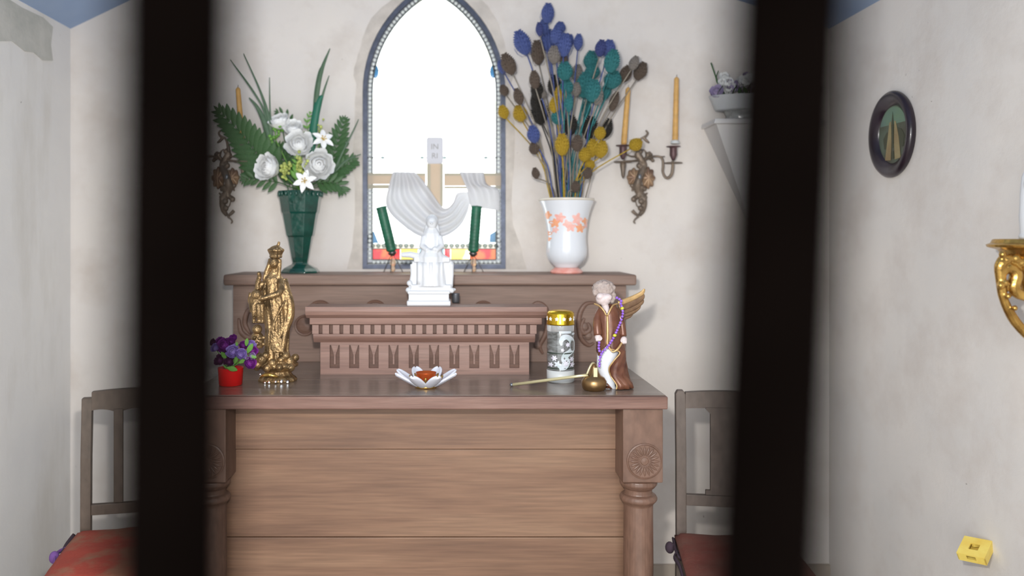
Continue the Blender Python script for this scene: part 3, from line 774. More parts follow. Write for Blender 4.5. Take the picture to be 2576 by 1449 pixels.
VY, VPX = 2.91, 1425; vX = X(VPX, VY)
white_vase = thing('flower_vase', 'white glazed vase with pink flowers and pink foot on the shelf', 'vase', (vX, VY, SZ1))
vs_ = F / VY
def vp(pxr, py): return (pxr / vs_, Z(py, VY) - 0.0)
VPROF = [(39, 690.8), (41, 687), (40, 684), (34, 680), (29.5, 676), (31, 672), (40, 665), (47, 655), (50.5, 643), (51, 630), (49.5, 615), (48.5, 600), (50, 580), (53, 560), (57, 540), (63, 522), (68, 510), (69, 506), (66.5, 505)]
zsh = SZ1
vprof = [(r / vs_, zsh + (690.8 - y) / vs_) for r, y in VPROF]
inner = [(r - 0.004, z) for r, z in vprof[::-1] if z > zsh + 0.03]
body = MB().lathe((vX, VY, 0), [q for q in vprof if q[1] >= zsh + 0.019] + inner, 48).build('body', 'whiteglaze', white_vase, smooth=True); sub(body, white_vase)
MB().lathe((vX, VY, 0), [q for q in vprof if q[1] <= zsh + 0.0225], 48).build('foot', 'pinkglaze', white_vase, smooth=True)
MB().lathe((vX, VY, 0), [(64.5 / vs_, vprof[-1][1] - 0.002), (69 / vs_, vprof[-1][1] - 0.006), (70.5 / vs_, vprof[-1][1] - 0.001), (69 / vs_, vprof[-1][1] + 0.003), (65.5 / vs_, vprof[-1][1] + 0.001)], 48).build('rim', 'creamglaze', body, smooth=True)
def vrad(z):
    for (r0, z0), (r1, z1) in zip(vprof, vprof[1:]):
        if z0 <= z <= z1: return r0 + (r1 - r0) * (z - z0) / max(1e-9, z1 - z0)
    return vprof[-1][0]
def on_vase(px, py, off=0.0008):
    z = zsh + (690.8 - py) / vs_; r = vrad(z) + off
    u = max(-0.97, min(0.97, (px - VPX) / vs_ / r)); a = math.asin(u)
    return Vector((vX + r * math.sin(a), VY - r * math.cos(a), z))
def painted(px, py, rad, m, k=5, ph=0.0):
    mb = MB(); n = 40; ring = []
    for j in range(n):
        a = 2 * PI * j / n; q = 1.12 * rad * (0.74 + 0.20 * math.cos(k * a + ph) + 0.06 * math.sin(2 * a + px))
        ring.append(on_vase(px + q * math.cos(a), py + q * math.sin(a)))
    mb.add([on_vase(px, py, 0.001)] + ring, [(0, 1 + j, 1 + (j + 1) % n) for j in range(n)])
    mb.build('painted_flower', m, body)
for a in ((1402, 552, 13, 'petalpaint', 5, 0.5), (1418, 567, 10, 'petalpaint', 4, 1), (1390, 565, 12, 'orangepaint', 5, 2), (1375, 545, 9, 'orangepaint', 4, 0), (1428, 575, 13, 'petalpaint', 5, 1.5),
          (1444, 556, 15, 'petalpaint', 5, 0.2), (1453, 578, 12, 'orangepaint', 5, 1.1), (1466, 560, 9, 'orangepaint', 4, 0.4), (1376, 590, 9, 'orangepaint', 3, 0), (1378, 604, 6, 'orangepaint', 4, 1), (1470, 570, 8, 'petalpaint', 5, 0), (1392, 582, 8, 'petalpaint', 5, 0)):
    painted(*a)

# (u, v, half width, half height, lean) measured on the bouquet, 2.787 units to a photo pixel
TL = [
 ('blue', [(440, 95, 38, 66, 3), (525, 196, 33, 40, 8), (262, 300, 48, 84, -22), (442, 285, 44, 72, 0), (556, 318, 42, 78, 6), (654, 296, 27, 54, 4), (866, 342, 40, 58, 10), (412, 190, 28, 50, -4), (500, 250, 34, 56, 4), (120, 470, 26, 46, -20), (340, 942, 38, 58, -8), (590, 290, 28, 46, 8)]),
 ('navy', [(382, 206, 22, 46, -4), (812, 340, 34, 56, 8)]),
 ('brown', [(370, 370, 42, 80, -5), (165, 450, 42, 74, -24), (235, 678, 30, 56, -16), (134, 634, 27, 38, -24), (1090, 500, 38, 62, 24), (985, 520, 36, 58, 22), (645, 1005, 34, 54, 4), (720, 1215, 28, 38, 10), (550, 414, 26, 36, 2), (345, 1040, 32, 40, -12), (355, 1215, 24, 38, -12), (635, 1310, 27, 38, 5), (905, 712, 28, 66, 18), (348, 560, 32, 60, -6)]),
 ('grey', [(485, 386, 38, 58, 0), (645, 515, 34, 58, 5), (1045, 442, 28, 48, 22), (640, 628, 28, 46, 3), (792, 676, 30, 58, 12), (410, 660, 22, 30, 0), (560, 505, 24, 50, 0)]),
 ('turquoise', [(560, 500, 46, 62, -2), (572, 612, 40, 52, 0), (700, 600, 52, 84, 5), (758, 640, 46, 76, 9), (752, 505, 44, 52, 8), (742, 424, 42, 62, 6), (890, 432, 45, 78, 12), (895, 560, 50, 62, 14), (514, 820, 42, 54, -3), (590, 722, 24, 62, 2), (712, 760, 26, 60, 6), (850, 640, 30, 54, 14)]),
 ('black', [(365, 632, 38, 68, -6), (385, 790, 54, 78, -6), (487, 600, 40, 70, 0), (600, 880, 44, 66, 2), (735, 900, 48, 78, 8), (856, 902, 32, 66, 14), (552, 1225, 42, 42, 0), (352, 720, 30, 60, -6)]),
 ('yellow', [(130, 786, 32, 46, -20), (246, 796, 42, 56, -16), (526, 662, 35, 56, 0), (490, 740, 34, 54, -3), (540, 1015, 42, 72, 0), (806, 935, 34, 42, 10), (700, 1086, 36, 46, 6), (752, 1040, 38, 60, 7), (816, 1048, 38, 58, 10), (735, 1156, 30, 32, 8), (1056, 1014, 38, 44, 50)]),
]
ORD = ['highest', 'second highest', 'third highest', 'fourth highest', 'fifth highest', 'sixth highest', 'seventh highest', 'eighth highest', 'ninth highest', 'tenth highest',
       'eleventh highest', 'twelfth highest', 'thirteenth highest', 'fourteenth highest']
CN = {'blue': 'bright blue dyed', 'navy': 'dark navy dyed', 'brown': 'dry brown', 'grey': 'dry pale grey', 'turquoise': 'turquoise dyed', 'black': 'black dyed', 'yellow': 'yellow dyed'}
STEMC = {'blue': 't_blue', 'navy': 'stem_n', 'brown': 'stem_n', 'grey': 'stem_n', 'turquoise': 't_turquoise', 'black': 't_black', 'yellow': 't_yellow'}
rn = random.Random(5)
rimz = vprof[-1][1]
slot = 0
for cname, lst in TL:
    for k, (u, v, hw, hh, lean) in enumerate(sorted(lst, key=lambda q: q[1])):
        px, py = 1220 + u / 2.787, v / 2.787
        Y = VY + rn.uniform(-0.075, 0.075)
        if py > 300: Y = VY - rn.uniform(0.03, 0.085)
        if cname in ('black',): Y = VY + rn.uniform(0.0, 0.05)
        if u > 1000 and cname == 'yellow': Y = 2.86
        if u < 280 and v > 400: Y = VY - rn.uniform(-0.02, 0.05)
        c_ = P(px, py, Y); s_ = F / Y; h_ = hh / 2.787 / s_; w_ = hw / 2.787 / s_
        slot += 1; a = slot * 2.399; rr = 0.062 * math.sqrt((slot % 17 + 1) / 18)
        dx = (px - VPX) / 130
        mouth = Vector((vX + max(-0.066, min(0.066, 0.045 * dx + 0.4 * rr * math.cos(a))), VY + 0.6 * rr * math.sin(a), rimz - 0.003))
        foot_ = Vector((vX - 0.3 * (mouth.x - vX), VY + 0.3 * rr * math.sin(a + 2), zsh + 0.035))
        axis = Vector((math.sin(math.radians(lean)), 0, math.cos(math.radians(lean))))
        t = thing('teasel', f'{CN[cname]} teasel, {ORD[k]} of its colour in the white vase', 'teasel', foot_, 'dyed teasels in the white vase')
        o = inst('head', HEADS[cname], t, c_, (Matrix.Rotation(math.radians(lean), 4, 'Y') @ Matrix.Rotation(rn.uniform(0, 6), 4, 'Z')).to_euler(), (w_ * 1.62, w_ * 1.62, h_ * 1.04))
        base = c_ - axis * h_ * 0.95
        mid = base.lerp(mouth, 0.5) - axis * 0.0 + Vector((0.15 * (mouth.x - base.x), 0, 0.02))
        if u > 1000 and cname == 'yellow':
            mid = P(1480, 440, 2.87)
        MB().tube(smooth_path([base, mid, mouth, foot_], 4), 0.0024, 6).build('stem', STEMC[cname], t, smooth=True)

# ------------------------------------------------------------------ green vase with white flowers
GVY, GVPX = 2.95, 756; gX = X(GVPX, GVY); gs = F / GVY
gv = thing('flower_vase', 'dark green faceted glass vase on the left of the shelf', 'vase', (gX, GVY, SZ1))
GP = [(49, 0), (49, 4), (42, 12), (22, 22), (20, 26), (23, 40), (32, 90), (35, 94), (36.5, 100), (45, 148), (48, 153), (52, 180), (55, 196), (57, 205), (54, 206), (48, 190), (30, 80), (18, 32)]
mb = MB().lathe((gX, GVY, 0), [(r / gs, SZ1 + z / gs) for r, z in GP], 8, phase=PI / 8)
gb = mb.build('body', 'greenvase', gv, bevel=0.002); sub(gb, gv)
rib = MB().ball((0, 0, 0), 0.0045, 0.004, 0.011, 8, 6).mesh('rim_rib', M['greenvase'], smooth=True)
for k in range(24):
    a = 2 * PI * k / 24; inst('rim_rib', rib, gb, (gX + 0.080 * math.cos(a), GVY + 0.080 * math.sin(a), SZ1 + 0.292))
gmouth = SZ1 + 200 / gs

def petal_patch(mb, r, az, wid, th0, th1, flare, M4):
    def fn(u, v):
        a = az + (u - 0.5) * wid * (0.55 + 0.45 * math.sin(PI * min(1, v * 0.8 + 0.15)))
        th = th0 + (th1 - th0) * v
        q = r * (1 + flare * max(0, v - 0.7) ** 2 * 4 - 0.08 * (abs(u - .5) * 2) ** 2 + 0.05 * v * math.sin(9 * u + az * 3))
        return M4 @ Vector((q * math.sin(th) * math.cos(a), q * math.sin(th) * math.sin(a), -q * math.cos(th)))
    mb.grid(fn, 6, 7)
def rose_mesh(mb, c_, R, d, layers=4, seed=0):
    q = Vector((0, 0, 1)).rotation_difference(Vector(d).normalized()).to_matrix().to_4x4(); M4 = Matrix.Translation(c_) @ q @ Matrix.Scale(0.8, 4, (0, 0, 1))
    rr = random.Random(seed)
    for l in range(layers):
        f = (l + 1) / layers; n = 3 + l
        for k in range(n):
            petal_patch(mb, R * (0.22 + 0.78 * f) * rr.uniform(.93, 1.07), 2 * PI * k / n + l * 0.9 + rr.uniform(-.15, .15), 2 * PI / n * 1.45, 0.25, PI * (0.94 - 0.36 * f), 0.55 * f, M4)
    mb2 = MB().ball((0, 0, 0), R * 0.16, R * .16, R * .25, 8, 6).xf(M4); mb.add(mb2.v, mb2.f)
    return mb
def stem_to(base, t, m='leaf', r=0.0022, off=(0, 0)):
    mth = Vector((gX + off[0], GVY + off[1], gmouth - 0.01)); ft = Vector((gX + off[0] * 0.2, GVY + off[1] * 0.2, SZ1 + 0.05))
    MB().tube(smooth_path([base, base.lerp(mth, 0.55) + Vector((0, 0, 0.01)), mth, ft], 4), r, 6).build('stem', m, t, smooth=True)
def G(px, py, dy=0.0): return P(px, py, GVY + dy)
GRP = 'cut flowers in the green vase'
for i, (px, py, r, dy, d, lab) in enumerate([
        (703, 303, 25, 0.0, (-.2, -.6, .8), 'white rose, topmost bloom of the green vase bouquet'),
        (738, 322, 22, -0.02, (.1, -.8, .6), 'small white rose just above the central bloom in the green vase'),
        (752, 362, 31, -0.06, (.1, -1, .3), 'large white rose in the middle of the green vase bouquet'),
        (672, 420, 31, -0.06, (-.5, -1, .1), 'white rose low on the left of the green vase bouquet'),
        (802, 414, 34, -0.07, (.3, -1, .1), 'largest white rose low on the right of the green vase bouquet')]):
    c_ = G(px, py, dy); t = thing('white_rose', lab, 'rose', c_, GRP); R = r / gs
    rose_mesh(MB(), c_, R, d, 5, i).build('bloom', 'petal', t, smooth=True)
    b0 = c_ - Vector(d).normalized() * R
    MB().ball(b0, R * .3).build('calyx', 'leafl', t, smooth=True)
    stem_to(b0, t, off=(0.03 * (px - 750) / 60, 0.0))
def lily(c_, R, d, label, seed):
    t = thing('white_lily', label, 'lily', c_, GRP); q = Vector((0, 0, 1)).rotation_difference(Vector(d).normalized()).to_matrix().to_4x4()
    for k in range(6):
        a = 2 * PI * k / 6 + seed; M4 = Matrix.Translation(c_) @ q @ Matrix.Rotation(a, 4, 'Z')
        def fn(u, v):
            wv = R * 0.24 * math.sin(PI * (0.08 + 0.9 * v)) ; x = R * v
            return M4 @ Vector((x, (u - .5) * 2 * wv, R * (0.45 * v - 0.5 * v * v) + R * 0.12 * (abs(u - .5) * 2) ** 2))
        MB().grid(fn, 4, 8).build('petal', 'petal', t, smooth=True, solid=0.0008)
    for k in range(5):
        a = 2 * PI * k / 5; M4 = Matrix.Translation(c_) @ q @ Matrix.Rotation(a, 4, 'Z')
        MB().tube([M4 @ Vector((0, 0, 0)), M4 @ Vector((R * .15, 0, R * .35)), M4 @ Vector((R * .22, 0, R * .42))], [R * .03, R * .03, R * .06], 5).build('stamen', 'lilyc', t)
    stem_to(Vector(c_) - Vector(d).normalized() * 0.002, t)
lily(G(767, 456, -0.085), 30 / gs, (0, -1, 0.15), 'white star-shaped lily drooping at the rim of the green vase', 0.3)
lily(G(812, 352, -0.03), 30 / gs, (.4, -.9, .4), 'white lily with yellow stamens at the right of the roses', 0.9)

leafmesh = {}
def leaflet_mesh(key, m):
    mb = MB()
    def fn(u, v):
        wv = 0.16 * math.sin(PI * (0.06 + 0.92 * v)) ** 0.8
        return Vector(((u - .5) * 2 * wv, 0.06 * (abs(u - .5) * 2) - 0.10 * v * v, v))
    mb.grid(fn, 2, 6); return mb.mesh('leaflet', M[m], smooth=True)
for k in ('leaf', 'leafl'): leafmesh[k] = leaflet_mesh(k, k)
def frond(label, pts, dy, lens, n, m='leaf', ang=58, ydir=0.0):
    """fern frond: a rib with two rows of leaflets, each its own blade"""
    pp = smooth_path([G(a, b, dy + ydir * i) for i, (a, b) in enumerate(pts)], 8)
    t = thing('fern_frond', label, 'fern', pp[0], GRP)
    MB().tube(pp, lerps([0.0022, 0.0008], len(pp)), 5).build('rib', m, t, smooth=True)
    for k in range(n):
        f = 0.12 + 0.86 * k / (n - 1); q = f * (len(pp) - 1); i = min(int(q), len(pp) - 2); p = pp[i].lerp(pp[i + 1], q - i)
        tg = (pp[i + 1] - pp[i]).normalized(); L_ = (lens[0] + (lens[1] - lens[0]) * f) / gs * (1 if f < .9 else .7)
        base_a = math.atan2(tg.x, tg.z)
        for sgn in (-1, 1):
            a = base_a + sgn * math.radians(ang * (1 - 0.35 * f))
            inst('leaflet', leafmesh[m], t, p, (0.15 * sgn, a, 0.0), (L_ * 1.15, L_, L_))
        if k == n - 1: inst('leaflet', leafmesh[m], t, p, (0, base_a, 0), (L_, L_, L_))
    stem_to(pp[0], t, m)
frond('big dark fern frond spreading over the left wall sconce', [(690, 455), (650, 395), (605, 335), (552, 282)], 0.0, (80, 36), 13)
frond('short fern frond drooping left below the low white rose', [(705, 460), (675, 455), (640, 448), (615, 452)], -0.02, (36, 22), 7)
frond('dark fern frond rising at the right of the green vase bouquet', [(815, 450), (836, 400), (852, 345), (866, 300)], 0.02, (62, 18), 11)
frond('short fern frond drooping right over the green vase rim', [(790, 462), (820, 458), (848, 462), (862, 478)], -0.03, (40, 24), 7)
frond('dark leafy sprig in the middle of the bouquet above the vase rim', [(728, 470), (730, 440), (715, 405), (700, 370)], 0.02, (50, 26), 8)
frond('fern sprig hanging between the lily and the right rose', [(800, 470), (835, 440), (862, 420), (888, 405)], 0.0, (44, 26), 8)
frond('dark green sprig peeking above the topmost white rose', [(735, 330), (728, 308), (716, 290), (700, 283)], 0.03, (26, 18), 5)
frond('fresh light green sprig behind the central white rose', [(770, 400), (778, 350), (772, 310), (780, 285)], 0.01, (22, 10), 7, 'leafl')
frond('light green leafy sprig beside the yellow filler', [(745, 455), (752, 430), (748, 400)], -0.06, (30, 18), 5, 'leafl')
def blade(label, pts, r, m='blade', dy=0.0):
    pp = smooth_path([G(a, b, dy) for a, b in pts], 6)
    t = thing('grass_blade', label, 'grass', pp[0], GRP)
    MB().tube(pp, [q / gs for q in lerps(r, len(pp))], 6, flat=0.25).build('blade', m, t, smooth=True)
    stem_to(pp[0], t, m)
blade('long grass blade arching to the upper left of the bouquet', [(690, 400), (676, 300), (655, 230), (612, 135)], [7, 6, 3, 1.2])
blade('thin grass blade with the farthest reach to the left', [(694, 400), (668, 290), (640, 235), (578, 150)], [5, 4, 3, 3, 1])
blade('broad short grass blade bent left above the fern', [(686, 420), (672, 330), (650, 275), (626, 246)], [9, 9, 6, 1.5])
blade('slim upright grass blade left of the topmost rose', [(690, 390), (680, 290), (678, 195)], [3, 2.5, 1])
blade('broad deep green blade standing upright in the bouquet', [(784, 400), (788, 330), (800, 260), (812, 240)], [8, 12, 10, 3], 'bladed')
blade('tallest feathery grass blade on the right of the bouquet', [(790, 330), (796, 250), (808, 180), (830, 122)], [5, 7, 6, 1.2])
blade('grass blade forking right of the tallest blade', [(794, 320), (806, 262), (816, 225), (828, 190)], [4, 4, 3, 1])
blade('fine grass blade leaning against the tallest blade', [(788, 320), (792, 240), (800, 190), (806, 170)], [3, 3, 2.5, 1])
blade('thin blade pointing right toward the window, upper one', [(840, 430), (868, 370), (888, 330), (902, 300)], [3, 3, 2, 1])
blade('thin blade pointing right toward the window, lower one', [(836, 440), (866, 408), (890, 395), (908, 388)], [3, 3, 2, 1])
blade('thin blade pointing right toward the window, lowest one', [(836, 452), (866, 432), (888, 422), (905, 408)], [3, 3, 2, 1])
def filler(px, py, dy, n, label, seed, m='filler'):
    rr = random.Random(seed); c_ = G(px, py, dy); t = thing('filler_flower', label, 'flower', c_, GRP); mb = MB()
    for k in range(n):
        p = c_ + Vector((rr.gauss(0, 0.011), rr.gauss(0, 0.008), rr.gauss(0, 0.017))); mb.ball(p, rr.uniform(0.004, 0.0075), n=7, m=4)
        if k % 3 == 0: mb.tube([p, c_ - Vector((0, 0, 0.03))], 0.001, 4)
    mb.build('buds', m, t, smooth=True); stem_to(c_ - Vector((0, 0, 0.03)), t, 'leafl')
filler(716, 424, -0.07, 26, 'yellow-green filler spray left of the lily', 1)
filler(757, 410, -0.075, 24, 'yellow-green filler spray under the central white rose', 2)
filler(694, 332, -0.01, 16, 'pale green filler spray under the topmost rose', 3, 'leafl')
filler(806, 335, 0.0, 18, 'yellow filler spray behind the right lily', 4)

# ------------------------------------------------------------------ green candles in wire stands before the window
CY = 2.985; cs_ = F / CY
ringed = None
def green_candle(cx_b, cx_t, yb, yt, side, label1, label2):
    b0, b1 = P(cx_b, yb, CY), P(cx_t, yt, CY); ax = (b1 - b0); L_ = ax.length
    q = Vector((0, 0, 1)).rotation_difference(ax.normalized()).to_matrix().to_4x4(); M4 = Matrix.Translation(b0) @ q
    t = thing('green_candle', label1, 'candle', b0, 'green candles before the window')
    prof = [(0.003, 0), (0.014, 0.006)]
    for i in range(13):
        z = 0.01 + (L_ - 0.014) * i / 12; prof += [(0.0195, z), (0.0205, z + 0.003), (0.0193, z + 0.008)]
    prof += [(0.018, L_), (0.010, L_ - 0.003), (0.002, L_ - 0.004)]
    MB().lathe((0, 0, 0), prof, 18).xf(M4).build('wax_body', 'greenwax', t, smooth=True)
    MB().tube([M4 @ Vector((0, 0, L_ - 0.004)), M4 @ Vector((0.001, 0, L_ + 0.007))], 0.001, 5).build('wick', 'darktie', t)
    s = thing('candle_stand', label2, 'candle stand', (b0.x, CY, SZ1), 'wire candle stands before the window')
    MB().lathe((0, 0, 0), [(0.006, -0.012), (0.015, -0.004), (0.017, 0.003), (0.0155, 0.004), (0.012, -0.003), (0.002, -0.006)], 16).xf(M4).build('cup', 'wire', s, smooth=True)
    MB().ball((b0.x + 0.002 * side, CY, SZ1 + 0.036), 0.011, 0.011, 0.016).build('glass_drop', 'amber', s, smooth=True)
    MB().ball((b0.x + 0.003 * side, CY - 0.004, SZ1 + 0.014), 0.008, 0.008, 0.012).build('glass_drop', 'amber', s, smooth=True)
    for a in (2.6, 0.2, 4.6):
        d = Vector((math.cos(a) * 0.04, math.sin(a) * 0.03, 0))
        MB().tube(smooth_path([b0 + Vector((0, 0, -0.008)), b0.lerp(Vector((b0.x, CY, SZ1)), 0.3) + d * 0.35, Vector((b0.x, CY, SZ1 + 0.001)) + d]), 0.0014, 5).build('leg', 'wire', s, smooth=True)
green_candle(987, 959, 636, 523, 1, 'green ridged candle leaning left before the window', 'wire stand with amber drops under the leaning left candle')
green_candle(1190, 1199, 638, 521, 1, 'green ridged candle standing nearly upright before the window', 'wire stand with amber drops under the upright right candle')

# ------------------------------------------------------------------ white statue on the gradine
SY = 2.600; ss = F / SY
ws = thing('white_statue', 'white bisque statuette seated on a throne, standing on the gradine', 'statue', (X(1080, SY), SY + 0.02, GTZ))
def S(u, v, dy=0.0): return Vector((X(1000 + u / 5.795, SY), SY + 0.02 + dy, GTZ + (1400 - v) / 5.795 / ss))
def su(u): return u / 5.795 / ss
mb = MB()
def sbox(u0, u1, v0, v1, d0, d1):
    a, b_ = S(u0, v1), S(u1, v0); mb.box(a.x, b_.x, SY + 0.02 + d0, SY + 0.02 + d1, a.z, b_.z)
sbox(140, 775, 1330, 1400, -0.046, 0.046); sbox(165, 750, 1210, 1340, -0.040, 0.042); sbox(150, 765, 1185, 1225, -0.044, 0.044)
sbox(200, 780, 1100, 1200, -0.038, 0.040); sbox(215, 790, 760, 1110, -0.026, 0.040); sbox(240, 760, 700, 770, -0.034, 0.040)
for u, v in ((160, 1175), (175, 1075), (790, 1180)): mb.ball(S(u, v, -0.03), su(42), n=10, m=7)
mb.tube([S(800, 1180, -0.01), S(850, 1170, -0.01)], [su(40), su(15)], 8)
mb.tube([S(780, 800, -0.02), S(790, 950, -0.02), S(770, 1130, -0.02)], [su(45), su(30), su(40)], 10)
mb.tube([S(215, 800, -0.02), S(215, 950, -0.02), S(195, 1130, -0.02)], [su(35), su(26), su(40)], 10)
# robe over the knees, torso, shoulders, veil and head
mb.lathe(S(490, 1120, -0.012), [(su(230), 0), (su(215), su(120)), (su(190), su(300)), (su(205), su(420)), (su(150), su(520)), (su(5), su(560))], 28, 1, 0.85, lambda a, z: 0.05 * math.sin(9 * a))
mb.lathe(S(495, 700), [(su(190), -su(60)), (su(160), su(80)), (su(150), su(250)), (su(125), su(350)), (su(70), su(430)), (su(45), su(470))], 24, 1, 0.7, lambda a, z: 0.05 * math.sin(8 * a))
mb.ball(S(500, 195, -0.004), su(78), su(80), su(95)); mb.ball(S(500, 170, 0.006), su(96), su(90), su(100))
mb.tube([S(500, 300), S(500, 215)], [su(60), su(45)], 10)
mb.tube([S(440, 230, 0.008), S(420, 320, 0.006), S(390, 430, 0.004)], [su(40), su(45), su(40)], 8); mb.tube([S(560, 230, 0.008), S(575, 320, 0.006), S(610, 430, 0.004)], [su(40), su(45), su(40)], 8)
mb.tube([S(390, 400, -0.006), S(360, 540, -0.02), S(450, 600, -0.04)], [su(52), su(48), su(36)], 10)
mb.tube([S(610, 400, -0.006), S(640, 540, -0.02), S(560, 600, -0.04)], [su(52), su(48), su(36)], 10)
mb.tube([S(300, 690, -0.02), S(180, 660, -0.02), S(55, 665, -0.015)], [su(55), su(48), su(38)], 8)
mb.tube([S(620, 690, -0.02), S(720, 740, -0.02), S(800, 810, -0.015)], [su(60), su(50), su(38)], 8)
mb.ball(S(545, 580, -0.038), su(40)); mb.ball(S(500, 210, -0.026), su(14), su(16), su(24))
for sg in (-1, 1): mb.ball(S(500 + sg * 32, 190, -0.0245), su(9))
wsf = sub(mb.build('figure', 'bisque', ws, remesh=0.0022, sm_it=3), ws)
mb = MB(); a, b_ = S(290, 1090), S(660, 770)
mb.grid(lambda u, v: Vector((a.x + (b_.x - a.x) * u, SY + 0.02 - 0.047 + 0.012 * (2 * u - 1) ** 2 - 0.003 * math.sin(u * 26), a.z + (b_.z - a.z) * v)), 30, 4)
mb.build('drapery', 'bisque', ws, smooth=True, solid=0.004)
vt = thing('votive_glass', 'small dark glass votive cup tucked behind the white statuette', 'votive', (X(1146, 2.70), 2.70, GTZ))
cx_ = X(1146, 2.70)
MB().lathe((cx_, 2.70, GTZ), [(0.011, 0), (0.013, 0.004), (0.0135, 0.030), (0.014, 0.032), (0.0125, 0.032), (0.0115, 0.006), (0.001, 0.005)], 18).build('cup', 'pewter', vt, smooth=True)
MB().ball((cx_, 2.70, GTZ + 0.016), 0.010, 0.010, 0.010).build('wax', 'whitewax', vt, smooth=True)

# ================================================================== things on the altar top
# ------------------------------------------------------------------ gilt madonna
MY = 2.469; ms = F / MY
md = thing('gilt_statue', 'tall gilt crowned madonna statue with child on the altar, by the red pot', 'statue', (X(700, MY), MY, ATZ))
def D_(u, v, dy=0.0): return Vector((X(600 + u / 3.81, MY), MY + dy, ATZ + (1372 - v) / 3.81 / ms))
def du(u): return u / 3.81 / ms
mb = MB()
mb.lathe(D_(375, 1372), [(du(180), 0), (du(185), du(20)), (du(165), du(45)), (du(140), du(60)), (du(120), du(95)), (du(150), du(120)), (du(190), du(140)), (du(195), du(165)), (du(150), du(200)), (du(10), du(240))], 28, 1, 0.85, lambda a, z: 0.04 * math.sin(11 * a))
for u, v, dy, r in ((505, 1170, -.02, 45), (545, 1150, 0, 38), (355, 1180, -.045, 42), (425, 1220, -.05, 36), (430, 1155, -.035, 32), (250, 1150, -.035, 60), (195, 1130, -.02, 48),
                    (290, 1110, -.04, 40), (210, 1200, -.04, 40), (310, 1225, -.05, 36), (520, 1230, -.03, 40), (190, 1230, -.02, 36), (470, 1120, -.03, 40)):
    mb.ball(D_(u, v, dy), du(r), n=10, m=7)
# robe: rings follow the swaying outline
ROBE = [(1180, 380, 130, .85), (1080, 365, 112, .8), (980, 370, 112, .8), (880, 378, 112, .78), (780, 372, 120, .75), (690, 362, 128, .72), (600, 350, 128, .70), (520, 340, 115, .68), (440, 335, 105, .62), (390, 330, 100, .58), (355, 332, 70, .6), (320, 338, 42, .8)]
rs = []
for v, u, r, fy in ROBE:
    ring = []
    for j in range(40):
        a = 2 * PI * j / 40; tw = (1372 - v) * 0.003
        f = 1 + (0.085 * math.sin(9 * a + tw * 2.2) + 0.04 * math.sin(17 * a - tw * 3)) * (1 if v > 500 else 0.3)
        p = D_(u, v); ring.append(p + Vector((du(r) * f * math.cos(a), du(r) * fy * f * math.sin(a), 0)))
    rs.append(ring)
mb.rings(rs)
# mantle sweeping down the right side
mb.tube(smooth_path([D_(420, 400, .01), D_(455, 520, .005), D_(490, 620, -.002), D_(490, 740, -.004), D_(455, 880, -.012), D_(440, 1000, -.02), D_(435, 1090, -.03)]), [du(r) for r in lerps([45, 48, 45, 50, 40, 34, 28], 25)], 10)
for k in range(7):
    mb.tube(smooth_path([D_(470 - 8 * k, 590 + 14 * k, -.03), D_(420 - 10 * k, 700 + 22 * k, -.045), D_(345 + 6 * k, 860 + 22 * k, -.045), D_(350 + 12 * k, 1060, -.045)]), du(11), 6)
for k in range(6):
    mb.tube([D_(385 + 12 * k, 880 + 14 * k, -.045), D_(365 + 15 * k, 1080, -.046)], du(7), 5)
# neck, face, hair, crown
mb.tube([D_(338, 350), D_(345, 290)], [du(38), du(32)], 10)
mb.ball(D_(348, 240, -.006), du(42), du(48), du(56), 14, 10); mb.ball(D_(350, 232, .004), du(52), du(52), du(62), 14, 10)
mb.ball(D_(345, 245, -.0215), du(8), du(10), du(14), 8, 6)
for sg in (-1, 1):
    mb.ball(D_(346 + sg * 17, 232, -.019), du(7), n=8, m=5)
    mb.tube(smooth_path([D_(350 + sg * 45, 205, .0), D_(345 + sg * 52, 270, -.004), D_(330 + sg * 62, 340, -.006), D_(325 + sg * 75, 400, -.008)]), du(20), 7)
mb.tube(smooth_path([D_(305, 200, .006), D_(285, 280, .006), D_(262, 340, .004), D_(250, 420, 0)]), [du(r) for r in lerps([20, 26, 26, 20], 13)], 8)
# arms
mb.tube(smooth_path([D_(410, 410, -.01), D_(425, 490, -.03), D_(400, 530, -.042), D_(300, 560, -.055), D_(225, 580, -.056)]), [du(r) for r in lerps([36, 34, 30, 26, 20], 17)], 9)
mb.tube(smooth_path([D_(245, 430, -.01), D_(200, 490, -.02), D_(180, 540, -.035), D_(190, 600, -.05)]), [du(r) for r in lerps([34, 34, 30, 24], 13)], 9)
mb.ball(D_(215, 582, -.058), du(22), du(18), du(16), 9, 6)
# child on the arm with raised staff, legs and drapery
mb.ball(D_(212, 535, -.055), du(52), du(44), du(50)); mb.lathe(D_(205, 700, -.05), [(du(60), 0), (du(70), du(60)), (du(62), du(140)), (du(30), du(190))], 18, 1, .7, lambda a, z: .06 * math.sin(7 * a))
for u in (190, 235, 270): mb.tube(smooth_path([D_(u - 5, 620, -.06), D_(u + 2, 700, -.062), D_(u, 770, -.056), D_(u, 800, -.058)]), [du(r) for r in lerps([26, 20, 17, 22], 13)], 8)
mb.tube(smooth_path([D_(215, 490, -.04), D_(208, 430, -.035), D_(222, 370, -.03), D_(215, 320, -.03)]), [du(r) for r in lerps([24, 22, 24, 14], 13)], 8)
for v in (340, 380, 415, 450): mb.ball(D_(212 + (v % 3) * 8, v, -.036), du(19), n=8, m=6)
mb.tube([D_(140, 520, -.03), D_(130, 600, -.03), D_(150, 660, -.03), D_(180, 700, -.03)], [du(20), du(22), du(20), du(14)], 8)
